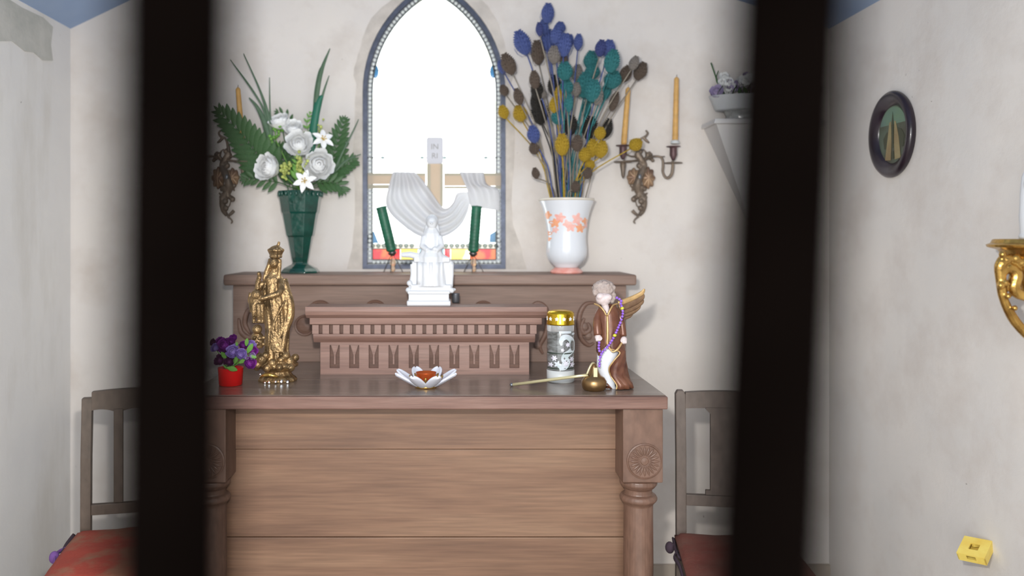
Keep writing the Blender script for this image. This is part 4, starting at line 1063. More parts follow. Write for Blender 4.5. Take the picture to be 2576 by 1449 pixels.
# attendant cherub head below
mb.ball(D_(215, 860, -.05), du(48), du(44), du(46)); mb.lathe(D_(210, 1040, -.04), [(du(50), 0), (du(66), du(50)), (du(55), du(120)), (du(30), du(150))], 16, 1, .8)
for u, v in ((200, 935), (245, 940), (285, 935), (284, 995), (190, 1000), (225, 990)): mb.ball(D_(u, v, -.062), du(20), n=8, m=6)
fig = sub(mb.build('figure', 'gold', md, remesh=0.0019, sm_it=1), md)
mb = MB().lathe(D_(358, 195), [(du(52), 0), (du(60), du(15)), (du(56), du(28)), (du(70), du(60)), (du(76), du(75)), (du(66), du(88)), (du(40), du(110)), (du(12), du(122))], 20, 1, 1, lambda a, z: 0.10 * math.sin(8 * a))
for k in range(8):
    a = 2 * PI * k / 8; mb.ball(D_(358, 120) + Vector((du(66) * math.cos(a), du(66) * math.sin(a), 0)), du(17), n=8, m=6)
mb.tube([D_(370, 100), D_(385, 60), D_(390, 38)], [du(20), du(15), du(14)], 7)
mb.build('crown', 'gold', md, remesh=0.0018, sm_it=1)
MB().tube(smooth_path([D_(240, 1318, -.05), D_(285, 1288, -.062), D_(340, 1280, -.066), D_(385, 1290, -.064), D_(415, 1305, -.058)]), [du(q) for q in lerps([8, 16, 18, 16, 8], 17)], 8).build('crescent', 'goldb', md, smooth=True)
gem = MB().ball((0, 0, 0), du(17), n=7, m=4).mesh('gem', M['silver'])
for u, v, s_ in ((330, 1355, 1), (392, 1350, .8), (443, 1348, 1.25), (500, 1355, 1), (243, 1283, .7), (290, 1360, .8)):
    inst('gem', gem, md, D_(u, v, -.055 + abs(u - 380) * 6e-5), (0.3, 0.5, 0), (s_, s_, s_))

# ------------------------------------------------------------------ red pot of violets
RPY = 2.40; rs_ = F / RPY; rX = X(580, RPY)
pot = thing('potted_violets', 'red plastic pot of artificial purple and lilac violets on the altar', 'potted plant', (rX, RPY, ATZ))
mb = MB().lathe((rX, RPY, ATZ), [(0.031, 0), (0.0345, 0.002), (0.0375, 0.051), (0.0385, 0.053), (0.0365, 0.053), (0.0355, 0.045), (0.001, 0.043)], 32)
mb.build('pot', 'redpot', pot, smooth=True)
def B_(u, v, dy=0.0): return P(510 + u / 8.05, 820 + v / 8.05, RPY + dy)
for i, (u, v, r, m, dy) in enumerate([(600, 520, 110, 'lilac', -.055), (775, 565, 92, 'lilac', -.06), (650, 430, 60, 'lilac', -.035), (430, 390, 125, 'purple', -.02), (340, 320, 80, 'purple', 0), (560, 320, 80, 'purple', .005),
                                      (825, 390, 75, 'purple', -.02), (985, 380, 80, 'lilac', -.02), (1020, 500, 80, 'purple', -.03), (960, 750, 105, 'purple', -.05), (240, 440, 75, 'lilac', -.02), (530, 720, 95, 'maroon', -.05),
                                      (330, 690, 95, 'maroon', -.03), (620, 240, 62, 'purple', .02), (1000, 610, 60, 'palelilac', -.04), (200, 330, 60, 'maroon', 0), (870, 640, 45, 'palelilac', -.05), (450, 540, 80, 'maroon', -.015)]):
    c_ = B_(u, v, dy); R = r / 8.05 / rs_
    rose_mesh(MB(), c_, R * 1.1, ((u - 580) / 500, -1.0, 0.5), 4, i).build('blossom', m, pot, smooth=True)
    MB().tube(smooth_path([c_ + Vector((0, R * .5, -R * .3)), Vector((rX + (c_.x - rX) * .4, RPY, ATZ + 0.07)), Vector((rX, RPY, ATZ + 0.05))], 3), 0.0012, 5).build('stalk', 'leafl', pot)
vl = leaflet_mesh('v', 'leafl')
for u, v, a, L_ in ((900, 480, 0.5, 40), (880, 340, 0.1, 30), (700, 830, -1.2, 40), (920, 560, 1.6, 30), (640, 700, 0.3, 36), (740, 690, .9, 36), (680, 360, 0.1, 20), (560, 800, -1.0, 30), (480, 600, -.6, 34)):
    inst('leaf', vl, pot, B_(u, v, -.045) - Vector((0, 0, 0.01)), (0.2, a, 0.3), (L_ / rs_ * 1.0, L_ / rs_ * .7, L_ / rs_ * .7))

# ------------------------------------------------------------------ lotus tealight holder
LY_ = 2.36; lX = X(1072, LY_)
lt = thing('lotus_holder', 'white lotus-shaped tealight holder with copper cup at the altar front', 'candle holder', (lX, LY_, ATZ))
MB().lathe((lX, LY_, ATZ), [(0.030, 0.0), (0.034, 0.003), (0.030, 0.010), (0.026, 0.014), (0.001, 0.014)], 24).build('base', 'goldb', lt, smooth=True)
pm = MB()
def pf(u, v):
    wv = 0.0200 * max(0.0, 1 - abs(2 * (0.06 + 0.935 * v) - 1.0) ** 2.4) ** 0.5; x = 0.024 + 0.071 * v
    return Vector((x, (u - .5) * 2 * wv, 0.004 + 0.040 * v ** 1.15 + 0.006 * (abs(u - .5) * 2) ** 2))
pm.grid(pf, 8, 16); pme = pm.mesh('petal', M['lotus'], smooth=True)
for k in range(8):
    a = 2 * PI * k / 8 + PI / 8
    o = inst('petal', pme, lt, (lX, LY_, ATZ), (0, 0, a)); z = o.modifiers.new('solid', 'SOLIDIFY'); z.thickness = 0.007; z.offset = 0
    z2 = o.modifiers.new('subdivision', 'SUBSURF'); z2.levels = 1; z2.render_levels = 1
for k in range(8):
    a = 2 * PI * k / 8; d = Vector((math.cos(a), math.sin(a), 0)); c_ = Vector((lX, LY_, ATZ))
    MB().tube([c_ + d * 0.026 + Vector((0, 0, 0.012)), c_ + d * 0.042 + Vector((0, 0, 0.026)), c_ + d * 0.050 + Vector((0, 0, 0.036))], [0.004, 0.006, 0.002], 6).build('gilt_sepal', 'goldb', lt, smooth=True)
MB().lathe((lX, LY_, ATZ), [(0.028, 0.012), (0.0295, 0.014), (0.0300, 0.044), (0.0308, 0.045), (0.029, 0.045), (0.028, 0.036), (0.001, 0.034)], 28).build('cup', 'copper', lt, smooth=True)

# ------------------------------------------------------------------ grave candle
KY = 2.462; ks = F / KY; kX = X(1410, KY)
gc = thing('grave_candle', 'grave candle with gold pierced lid and printed grey sleeve on the altar', 'candle', (kX, KY, ATZ))
KR = 34.5 / ks
def kz(py): return ATZ + (967 - py) / ks
MB().lathe((kX, KY, 0), [(KR * .93, kz(967)), (KR, kz(964)), (KR, kz(937)), (KR * .9, kz(936))], 40).build('wax_base', 'whitewax', gc, smooth=True)
slv = sub(MB().lathe((kX, KY, 0), [(KR * .98, kz(938)), (KR * .985, kz(936)), (KR * .985, kz(842)), (KR * .97, kz(840))], 40).build('sleeve', 'sleeve', gc, smooth=True), gc)
MB().lathe((kX, KY, 0), [(KR * .96, kz(841)), (KR * .985, kz(838)), (KR * .985, kz(826)), (KR * .94, kz(820))], 40).build('glass_collar', 'clear', gc, smooth=True)
lid = sub(MB().lathe((kX, KY, 0), [(KR * 1.0, kz(824)), (KR * 1.02, kz(821)), (KR * .99, kz(818)), (KR * .99, kz(798)), (KR * .97, kz(794)), (KR * .85, kz(790)), (KR * .5, kz(787)), (0.002, kz(786))], 40).build('lid', 'lid', gc, smooth=True), gc)
def on_jar(px, py, off=0.001):
    r = KR * 0.99 + off; a = math.asin(max(-.98, min(.98, (px - 1410) / ks / r))); return Vector((kX + r * math.sin(a), KY - r * math.cos(a), kz(py)))
def ja(u, v): return 1300 + u / 5.797, 690 + v / 5.797
def jblob(u, v, r, m, k=6, ph=0):
    n = 30; px, py = ja(u, v); r /= 5.797
    ring = [on_jar(px + r * (.75 + .25 * math.cos(k * 2 * PI * j / n + ph)) * math.cos(2 * PI * j / n), py + r * (.75 + .25 * math.cos(k * 2 * PI * j / n + ph)) * math.sin(2 * PI * j / n), .0012) for j in range(n)]
    MB().add([on_jar(px, py, .0013)] + ring, [(0, 1 + j, 1 + (j + 1) % n) for j in range(n)]).build('printed_blossom', m, slv)
pth = smooth_path([(*ja(a, b), 0) for a, b in [(625, 1060), (618, 1000), (650, 950), (710, 940), (770, 985), (795, 1050), (790, 1120), (740, 1165), (690, 1200), (670, 1250), (695, 1300), (660, 1360), (590, 1385)]], 5)
mb = MB(); n = len(pth); wd = lerps([2, 5, 7, 6, 7, 8, 8, 7, 8, 9, 10, 9, 5], n); vs = []
for i, p in enumerate(pth):
    tg = (pth[min(i + 1, n - 1)] - pth[max(i - 1, 0)]).normalized(); nn = Vector((-tg.y, tg.x, 0))
    vs += [on_jar(p.x - nn.x * wd[i], p.y - nn.y * wd[i]), on_jar(p.x + nn.x * wd[i], p.y + nn.y * wd[i])]
mb.add(vs, [(2 * i, 2 * i + 1, 2 * i + 3, 2 * i + 2) for i in range(n - 1)]).build('printed_swirl', 'print', slv)
for a in ((525, 1245, 45, 'printp', 6), (570, 1330, 55, 'print', 5), (690, 1320, 50, 'printp', 7), (780, 1260, 40, 'printp', 6), (790, 1340, 42, 'printp', 5), (720, 1050, 40, 'printp', 7), (640, 1125, 30, 'printp', 5), (480, 1340, 36, 'printp', 5), (805, 900, 26, 'print', 2)):
    jblob(*a)
for va, vb_ in ((1165, 1185), (1385, 1402)):
    pts = [(1376 + 68 * i / 16) for i in range(17)]
    MB().add([on_jar(q, ja(0, va)[1], .0008) for q in pts] + [on_jar(q, ja(0, vb_)[1], .0008) for q in pts], [(i, i + 1, i + 18, i + 17) for i in range(16)]).build('printed_line', 'printd', slv)
pts = [ja(a, 872)[0] for a in range(590, 771, 20)]
MB().add([on_jar(q, ja(0, 855)[1], .0008) for q in pts] + [on_jar(q, ja(0, 888)[1], .0008) for q in pts], [(i, i + 1, i + len(pts) + 1, i + len(pts)) for i in range(len(pts) - 1)]).build('printed_label', 'print', slv)
st = MB(); q = []
for j in range(10): r = 0.0068 if j % 2 == 0 else 0.0036; q.append((r * math.sin(2 * PI * j / 10), r * math.cos(2 * PI * j / 10)))
st.prism(q, -0.0006, 0.0006); stm = st.mesh('star_cutout', M['stars'])
for k in range(12):
    a = 2 * PI * k / 12 + 0.12; inst('star_cutout', stm, lid, (kX + KR * 1.0 * math.sin(a), KY - KR * 1.0 * math.cos(a), kz(808)), (0, 0, a))

# ------------------------------------------------------------------ angel
NY = 2.35; ns = F / NY
ag = thing('angel_figurine', 'faceless angel figurine in russet robe with one golden wing on the altar', 'figurine', (X(1540, NY), NY, ATZ))
def N_(u, v, dy=0.0): return Vector((X(1440 + u / 4.83, NY), NY + dy, ATZ + (1345 - v) / 4.83 / ns))
def nu(u): return u / 4.83 / ns
mb = MB()
DR = [(1345, 450, 95), (1320, 440, 80), (1180, 420, 95), (1080, 415, 120), (950, 430, 130), (860, 440, 130), (700, 440, 118), (560, 435, 112), (430, 430, 100), (380, 425, 75)]
mb.rings([[N_(u, v) + Vector((nu(r) * math.cos(2 * PI * j / 32), nu(r) * .72 * math.sin(2 * PI * j / 32), 0)) for j in range(32)] for v, u, r in DR])
mb.build('dress', 'dress', ag, smooth=True)
# coat: rings open at the front between two edges
CO = [(1335, 560, 165, 462, 500), (1280, 560, 152, 420, 505), (1180, 540, 132, 330, 440), (1080, 505, 150, 318, 425), (980, 480, 160, 318, 478), (890, 468, 168, 330, 545), (850, 465, 166, 360, 430),
      (800, 460, 158, 398, 402), (700, 455, 148, 398, 402), (560, 448, 140, 398, 402), (450, 440, 132, 398, 404), (400, 432, 118, 385, 415), (355, 425, 96, 340, 470), (330, 425, 92, 315, 480)]
rs = []; edL, edR = [], []
for v, u, r, xl, xr in CO:
    cl = max(-.98, min(.98, (xl - u) / r)); cr = max(-.98, min(.98, (xr - u) / r))
    a0 = -math.acos(cr); a1 = -math.acos(cl) + 2 * PI      # from the right edge round the back to the left edge
    ring = []
    for j in range(41):
        a = a0 + (a1 - a0) * j / 40
        f = 1 + 0.085 * math.sin(11 * a) * max(0, (v - 650) / 600)
        ring.append(N_(u, v) + Vector((nu(r) * f * math.cos(a), nu(r) * .80 * f * math.sin(a) - 0.002, 0)))
    rs.append(ring); edR.append(ring[0]); edL.append(ring[-1])
mb = MB(); n = 41
mb.add([p for r in rs for p in r], [(i * n + j, i * n + j + 1, (i + 1) * n + j + 1, (i + 1) * n + j) for i in range(len(rs) - 1) for j in range(n - 1)])
mb.build('robe', 'robe', ag, smooth=True, solid=0.004)
yo = Vector((0, -0.004, 0))
MB().tube(smooth_path([p + yo for p in edR[:7]], 4), 0.0022, 7).build('gold_hem', 'goldpaint', ag, smooth=True)
MB().tube(smooth_path([p + yo for p in edL[2:7]], 4), 0.0018, 7).build('gold_hem', 'goldpaint', ag, smooth=True)
MB().tube(smooth_path([N_(398, 450, -.031), N_(398, 560, -.036), N_(398, 700, -.038), N_(395, 780, -.038), N_(420, 840, -.04), N_(455, 880, -.042), N_(510, 850, -.042), N_(560, 790, -.036), N_(582, 750, -.03)]), lerps([.0032, .0036, .0040, .0036, .002, .0032, .0032, .002], 33), 8, flat=0.6).build('gold_trim', 'goldpaint', ag, smooth=True)
for pts in ([(262, 318, -.006), (310, 340, -.022), (355, 390, -.03), (385, 450, -.032)], [(545, 318, -.004), (480, 330, -.02), (440, 375, -.029), (402, 450, -.032)]):
    MB().tube(smooth_path([N_(*p) for p in pts]), 0.0026, 7).build('gold_collar', 'goldpaint', ag, smooth=True)
# sleeves and hands
MB().tube(smooth_path([N_(340, 385, .0), N_(300, 470, -.01), N_(285, 580, -.02), N_(290, 690, -.026)]), [nu(q) for q in lerps([34, 46, 50, 52], 13)], 12).build('sleeve', 'robe', ag, smooth=True)
MB().tube(smooth_path([N_(520, 385, .0), N_(570, 470, -.006), N_(592, 580, -.012), N_(600, 705, -.02)]), [nu(q) for q in lerps([36, 46, 44, 42], 13)], 12).build('sleeve', 'robe', ag, smooth=True)
def hand(u, v, dy, sg):
    mb = MB().ball(N_(u, v, dy), nu(40), nu(36), nu(42), 12, 8)
    for k in range(4): mb.tube(smooth_path([N_(u - 24 + 15 * k, v + 8, dy - .004), N_(u - 26 + 16 * k, v + 30, dy - .0075), N_(u - 22 + 14 * k, v + 46 - 3 * abs(k - 1), dy - .003)], 3), nu(9), 6)
    mb.tube(smooth_path([N_(u + sg * 30, v - 12, dy), N_(u + sg * 40, v + 10, dy - .006), N_(u + sg * 28, v + 28, dy - .008)], 3), nu(10), 6)
    mb.build('hand', 'skin', ag, remesh=0.0011, sm_it=2)
hand(290, 714, -.028, 1); hand(602, 745, -.026, -1)
# neck, face, curls
mb = MB().tube([N_(408, 430, -.024), N_(400, 375, -.014), N_(385, 320, -.004)], [nu(16), nu(40), nu(45)], 12)
mb.ball(N_(374, 258, -.006), nu(96), nu(92), nu(80), 18, 12); mb.ball(N_(374, 308, -.012), nu(44), nu(46), nu(36), 14, 9)
mb.ball(N_(328, 226, -.019), nu(50), nu(40), nu(42)); mb.ball(N_(412, 236, -.020), nu(54), nu(40), nu(44)); mb.ball(N_(366, 265, -.026), nu(13), nu(14), nu(20))
mb.build('face', 'skin', ag, remesh=0.0016, sm_it=3)
mb = MB().ball(N_(388, 150, .010), nu(136), nu(118), nu(108), 20, 12, lambda d: 0.05 * noise.noise(d * 4))
rr = random.Random(3)
for k in range(90):
    a, t_ = rr.uniform(0, 2 * PI), rr.uniform(0.0, 1.35)
    d = Vector((math.sin(t_) * math.cos(a), math.sin(t_) * math.sin(a), math.cos(t_)))
    if d.y < -0.35 and d.z < 0.62: continue
    mb.ball(N_(388, 165, .009) + Vector((d.x * nu(130), d.y * nu(120), d.z * nu(112))), nu(rr.uniform(20, 28)), n=7, m=5)
for u, v in ((275, 200), (270, 170), (500, 250), (505, 215), (480, 290)): mb.ball(N_(u, v, .0), nu(30), n=8, m=6)
mb.build('curly_hair', 'hair', ag, remesh=0.0018, sm_it=1)
# wing: separate feathers overlapping behind the right shoulder
FE = [([(575, 325, .020), (690, 290, .030), (800, 245, .034), (880, 200, .036), (912, 150, .036)], [22, 26, 24, 22, 8], 'goldpaint'),
      ([(585, 380, .022), (700, 345, .034), (810, 300, .038), (885, 255, .040), (905, 215, .040)], [34, 40, 36, 26, 8], 'wing'),
      ([(590, 430, .024), (700, 400, .036), (800, 360, .040), (880, 310, .042), (898, 280, .042)], [32, 38, 36, 26, 8], 'wing'),
      ([(595, 470, .026), (690, 450, .038), (780, 415, .042), (845, 375, .044), (865, 350, .044)], [30, 36, 34, 24, 8], 'wing'),
      ([(600, 505, .028), (670, 495, .040), (735, 475, .044), (780, 450, .046)], [26, 32, 28, 8], 'wing'),
      ([(605, 530, .030), (645, 530, .042), (690, 520, .046)], [22, 24, 8], 'wing')]
for k, (pts, r, m) in enumerate(FE):
    pp = smooth_path([N_(*p) for p in pts], 5)
    MB().tube(pp, [nu(q * 1.3) for q in lerps(r, len(pp))], 10, flat=0.30).build('wing_feather', m, ag, smooth=True)
# rosary of violet beads hung on the angel
ry = thing('bead_rosary', 'violet bead rosary with yellow beads draped over the angel', 'rosary', N_(475, 670, -.05))
bb = MB().ball((0, 0, 0), nu(17), n=10, m=7).mesh('bead', M['bead'], smooth=True)
bb2 = MB().ball((0, 0, 0), nu(24), nu(22), nu(19), n=8, m=5).mesh('yellow_bead', M['ybead'], smooth=True)
def string(pts, yel=()):
    pp = smooth_path([N_(*p) for p in pts], 12); MB().tube(pp, 0.0006, 4).build('cord', 'purple', ry)
    acc = 1; sp = nu(31)
    for i in range(1, len(pp)):
        acc += (pp[i] - pp[i - 1]).length
        if acc >= sp:
            acc = 0; y = any((pp[i] - N_(*q)).length < nu(20) for q in yel)
            inst('yellow_bead' if y else 'bead', bb2 if y else bb, ry, pp[i], (i * .7, i * .4, 0))
string([(520, 240, -.02), (572, 275, -.022), (565, 315, -.026), (575, 360, -.034), (572, 430, -.044), (545, 515, -.048), (508, 600, -.050), (475, 668, -.052), (440, 735, -.052), (385, 815, -.052), (325, 880, -.050), (300, 950, -.048), (290, 1050, -.048)],
       ((575, 360, -.034), (475, 668, -.052)))
string([(290, 765, -.046), (285, 820, -.046), (290, 860, -.047), (310, 890, -.049)])

# ------------------------------------------------------------------ candle snuffer
UY = 2.318; us = F / UY
sn = thing('candle_snuffer', 'bronze bell candle snuffer with long brass handle lying on the altar', 'candle snuffer', (X(1494, UY), UY, ATZ))
def U_(u, v, dy=0.0): return Vector((X(1440 + u / 4.83, UY), UY + dy, ATZ + (1362 - v) / 4.83 / us))
uu = 1 / 4.83 / us
MB().lathe(U_(262, 1362), [(110 * uu, 0), (140 * uu, 20 * uu), (152 * uu, 70 * uu), (150 * uu, 115 * uu), (125 * uu, 155 * uu), (85 * uu, 180 * uu), (58 * uu, 220 * uu), (40 * uu, 280 * uu), (26 * uu, 320 * uu), (4 * uu, 332 * uu)], 36).build('bell', 'bronze', sn, smooth=True)
MB().tube(smooth_path([U_(262, 1040, 0), U_(240, 1030, -.006), U_(205, 1070, -.012), U_(165, 1165, -.012)]), 0.0030, 8).build('hook', 'brass', sn, smooth=True)
MB().tube([U_(165, 1165, -.012), P(1480, 943, UY - .012), P(1440, 948, 2.33), P(1290, 967.5, 2.37)], [.0030, .0040, .0046, .0046], 10).build('handle', 'brass', sn, smooth=True)
MB().ball(P(1287, 967.8, 2.371), 0.0058).build('knob', 'pewter', sn, smooth=True)
MB().box(U_(240, 0).x, U_(290, 0).x, UY - .022, UY - .0175, U_(0, 1212).z, U_(0, 1075).z).xf(Matrix.Identity(4)).build('cone_glint', 'brass', sn, bevel=0.0015)  # bright strip modelled in place of the highlight on the bell's cone

# ================================================================== wall sconces
def sconce(label, mirror, cand_labels, cgroup):
    SYc = 3.0
    def q(u, v, dy=0.0):
        px, py = 1530 + u / 5.795, 320 + v / 5.795
        if mirror: px = 2178 - px
        return P(px, py, SYc + dy)
    k = 1 / 5.795 / (F / SYc); base = q(470, 700); base = Vector((base.x, WY, base.z))
    t = thing('wall_sconce', label, 'sconce', base, 'wall sconces')
    mb = MB()
    pp = smooth_path([q(420, 365, .03), q(475, 470, .03), q(520, 560, .035), q(470, 700, .02), q(425, 820, .02), q(430, 920, .03), q(500, 1010, .035), q(520, 1110, .04), q(500, 1215, .045), q(450, 1290, .05)], 5)
    mb.tube(pp, [r * k for r in lerps([44, 52, 50, 58, 58, 54, 52, 50, 42, 24], len(pp))], 9)
    for pts, r in (([(450, 1290), (400, 1265), (350, 1215)], [18, 24, 30]), ([(445, 1300), (390, 1345), (375, 1385), (400, 1402)], [16, 14, 14, 10]),
                   ([(430, 1000), (390, 1030), (350, 1070)], [20, 40, 16]), ([(400, 1080), (415, 1140), (440, 1170)], [10, 12, 8]), ([(530, 990), (575, 955)], [22, 12]), ([(360, 880), (345, 935)], [20, 10]),
                   ([(545, 45), (575, 80), (560, 120), (520, 150), (480, 155)], [14, 18, 18, 22, 12]), ([(520, 160), (560, 200), (600, 230)], [22, 24, 12]), ([(480, 160), (450, 230), (430, 320), (430, 380)], [14, 20, 30, 36]),
                   ([(500, 320), (540, 350), (560, 400)], [10, 14, 24])):
        pp = smooth_path([q(a, b, .035) for a, b in pts], 4); mb.tube(pp, [x * k for x in lerps(r, len(pp))], 7)
    for a, b, r in ((580, 405, 42), (620, 450, 36), (560, 450, 34), (650, 485, 28), (600, 375, 26), (530, 1050, 34), (345, 850, 34), (500, 610, 48), (450, 560, 44), (540, 640, 40), (480, 880, 50), (530, 900, 34), (400, 900, 36), (440, 1000, 44), (370, 1050, 42), (480, 1080, 46), (545, 1020, 28), (470, 1180, 42), (420, 420, 46), (470, 350, 40), (620, 400, 30)): mb.ball(q(a, b, .03), r * k, n=8, m=6)
    stem = sub(mb.build('stem', 'sconce', t, remesh=0.0022, sm_it=1), t)
    rod = q(470, 700, 0); MB().tube([Vector((rod.x, SYc + .02, rod.z)), Vector((rod.x, WY - .001, rod.z))], 0.012, 10).build('wall_rod', 'sconce', t)
    for cu, cv, rx, ry, m in ((372, 732, 98, 128, 'sconceleaf'), (580, 740, 92, 150, 'sconceleaf')):
        c_ = q(cu, cv, .03); mb = MB()
        def fn(u, v):
            a = 2 * PI * u; f = (1 + 0.10 * math.cos(8 * a)) * v
            return c_ + Vector((rx * k * f * math.cos(a), -0.012 * (1 - v * v) - 0.003 * math.cos(8 * a) * v, ry * k * f * math.sin(a)))
        mb.grid(fn, 48, 6); mb.build('shell_leaf', m, t, smooth=True, solid=0.003)
    MB().ball(q(462, 722, -.005), 26 * k, 14 * k, 38 * k).build('boss', 'pewter', t, smooth=True)
    def arm(pts, r): 
        pp = smooth_path([q(*p) for p in pts], 5); MB().tube(pp, [x * k for x in lerps(r, len(pp))], 8).build('arm', 'sconce', t, smooth=True)
    arm([(540, 470, .03), (640, 430, .01), (740, 428, 0), (790, 470, 0), (800, 560, 0), (795, 650, 0), (830, 725, 0), (880, 735, 0), (925, 680, 0), (940, 590, 0), (940, 490, 0)], [18, 16, 16, 18, 20, 18, 20, 24, 24, 24, 20])
    arm([(740, 428, 0), (785, 432, 0), (825, 425, 0)], [14, 12, 6])
    arm([(460, 480, .03), (370, 490, .0), (290, 495, -.02), (215, 495, -.02)], [18, 14, 14, 16])
    arm([(440, 420, .03), (340, 425, .0), (270, 400, -.015), (215, 405, -.02)], [14, 12, 12, 14])
    for (cu, cv, dy, low) in ((950, 270, 0, 0), (215, 255, -.02, 1)):
        c_ = q(cu, 0, dy); zz = lambda v: q(cu, v, dy).z
        cup = MB().lathe((c_.x, c_.y, 0), [(20 * k, zz(cv + 215)), (30 * k, zz(cv + 195)), (54 * k, zz(cv + 140)), (52 * k, zz(cv + 40)), (60 * k, zz(cv + 25)), (100 * k, zz(cv + 18)), (104 * k, zz(cv + 8)), (60 * k, zz(cv + 12)), (40 * k, zz(cv + 14))], 20).build('candle_cup', 'sconcecup', t, smooth=True)
        MB().lathe((c_.x, c_.y, 0), [(20 * k, zz(cv + 262)), (128 * k, zz(cv + 258)), (130 * k, zz(cv + 246)), (20 * k, zz(cv + 240))], 24).build('drip_pan', 'sconce', t, smooth=True)
        if low: MB().lathe((c_.x, c_.y, 0), [(8 * k, zz(745)), (26 * k, zz(700)), (30 * k, zz(650)), (44 * k, zz(560)), (40 * k, zz(500))], 14).build('finial', 'sconce', t, smooth=True)
    for (bx, by, tx, ty, dy, lab) in ((1569, 364, 1580.5, 219, -.02, cand_labels[0]), (1698, 362, 1702, 193, 0, cand_labels[1])):
        if mirror: bx, tx = 2178 - bx, 2178 - tx
        b0, b1 = P(bx, by, SYc + dy), P(tx, ty, SYc + dy); ax = b1 - b0; L_ = ax.length
        M4 = Matrix.Translation(b0) @ Vector((0, 0, 1)).rotation_difference(ax.normalized()).to_matrix().to_4x4()
        ct = thing('taper_candle', lab, 'candle', b0, cgroup)
        pr = [(0.0112 + 0.0012 * noise.noise(Vector((bx, i * 1.3, 0))) - 0.002 * (i / 24), 0.012 + (L_ - 0.02) * i / 24) for i in range(25)] + [(0.004, L_ - .002), (0.001, L_)]
        MB().lathe((0, 0, 0), [(0.010, 0)] + pr, 14).xf(M4).build('wax', 'wax', ct, smooth=True)
        MB().tube([M4 @ Vector((0, 0, L_ - .001)), M4 @ Vector((.001, 0, L_ + .008))], 0.001, 5).build('wick', 'darktie', ct)
        if bx > 1600: MB().lathe((0, 0, 0), [(0.016, 0.0), (0.017, 0.006), (0.013, 0.013), (0.011, 0.014)], 14).xf(M4).build('wax_collar', 'whitewax', ct, smooth=True)
sconce('bronze two-arm wall sconce with gilt shell leaves right of the teasels', False, ('yellow taper candle nearest the teasels on the right sconce', 'yellow taper candle on the outer arm of the right sconce'), 'taper candles')
sconce('bronze two-arm wall sconce half hidden behind the fern at left', True, ('yellow taper candle rising above the fern on the left sconce', 'yellow taper candle on the outer arm of the left sconce behind the gate bar'), 'taper candles')

# ================================================================== white wall console with planter, right of the altar
QX, QY = X(1928, 2.93), WY
con = thing('wall_console', 'white tapering wall console behind the right gate bar', 'wall shelf', (QX, WY, 1.55))
zt_ = Z(303, 2.96); hw = 0.198
MB().prism([(QX - hw, zt_ - 0.018), (QX + hw, zt_ - 0.018), (QX + hw - .004, zt_), (QX - hw + .004, zt_)], WY - 0.16, WY - 0.001).build('top', 'shelfw', con, bevel=0.003)
mb = MB(); z0, z1 = zt_ - 0.018, zt_ - 0.37
mb.add([(QX - hw + .012, WY - .001, z0), (QX + hw - .012, WY - .001, z0), (QX + hw - .012, WY - .148, z0), (QX - hw + .012, WY - .148, z0), (QX - .02, WY - .001, z1), (QX + .02, WY - .001, z1), (QX + .02, WY - .03, z1), (QX - .02, WY - .03, z1)],
       [(0, 1, 2, 3), (7, 6, 5, 4), (0, 4, 5, 1), (1, 5, 6, 2), (2, 6, 7, 3), (3, 7, 4, 0)])
mb.build('tapered_body', 'shelfw', con, bevel=0.003)
pl = thing('flower_planter', 'white planter of small pale flowers on the wall console', 'potted plant', (QX, WY - 0.085, zt_))
PYq = WY - 0.085; pk = F / PYq
MB().lathe((QX, PYq, zt_), [(0.075, 0), (0.078, 0.004), (0.074, 0.020), (0.080, 0.038), (0.07, 0.040)], 24, 1.7, 0.75, lambda a, z: 0.03 * math.sin(16 * a)).build('glass_stand', 'gls', pl, smooth=True)
MB().lathe((QX, PYq, zt_), [(0.098, 0.040), (0.100, 0.044), (0.112, 0.092), (0.113, 0.094), (0.106, 0.094), (0.10, 0.08), (0.001, 0.078)], 28, 1.72, 0.66).build('bowl', 'planter', pl, smooth=True)
rr = random.Random(8)
for i in range(30):
    px = 1806 + i * 8 + rr.uniform(-5, 5); py = rr.uniform(184, 232)
    c_ = P(px, py, PYq + rr.uniform(-.03, .02)); R = rr.uniform(0.016, 0.026)
    if c_.z < zt_ + 0.10: c_.z = zt_ + 0.10
    rose_mesh(MB(), c_, R, (rr.uniform(-.4, .4), -1, .5), 2, i).build('blossom', rr.choice(['petal', 'palelilac', 'petal', 'petal', 'palelilac']), pl, smooth=True)
    MB().tube([c_ + Vector((0, R * .4, 0)), Vector((c_.x * .9 + QX * .1, PYq, zt_ + 0.08))], 0.0014, 5).build('stalk', 'leaf', pl)
MB().tube(smooth_path([P(1816, 235, PYq), P(1800, 190, PYq), P(1789, 158, PYq)]), [.003] * 9, 6, flat=.4).build('leaf_blade', 'leaf', pl, smooth=True)
MB().tube(smooth_path([P(1812, 220, PYq), P(1802, 200, PYq), P(1808, 178, PYq)]), [.002] * 9, 6, flat=.4).build('leaf_blade', 'leaf', pl, smooth=True)
for i in range(14):
    inst('leaf', leafmesh['leaf'], pl, P(1806 + 19 * i, 238, PYq - .03), (0.5, rr.uniform(-.9, .9), rr.uniform(0, 3)), (.04, .04, .04))

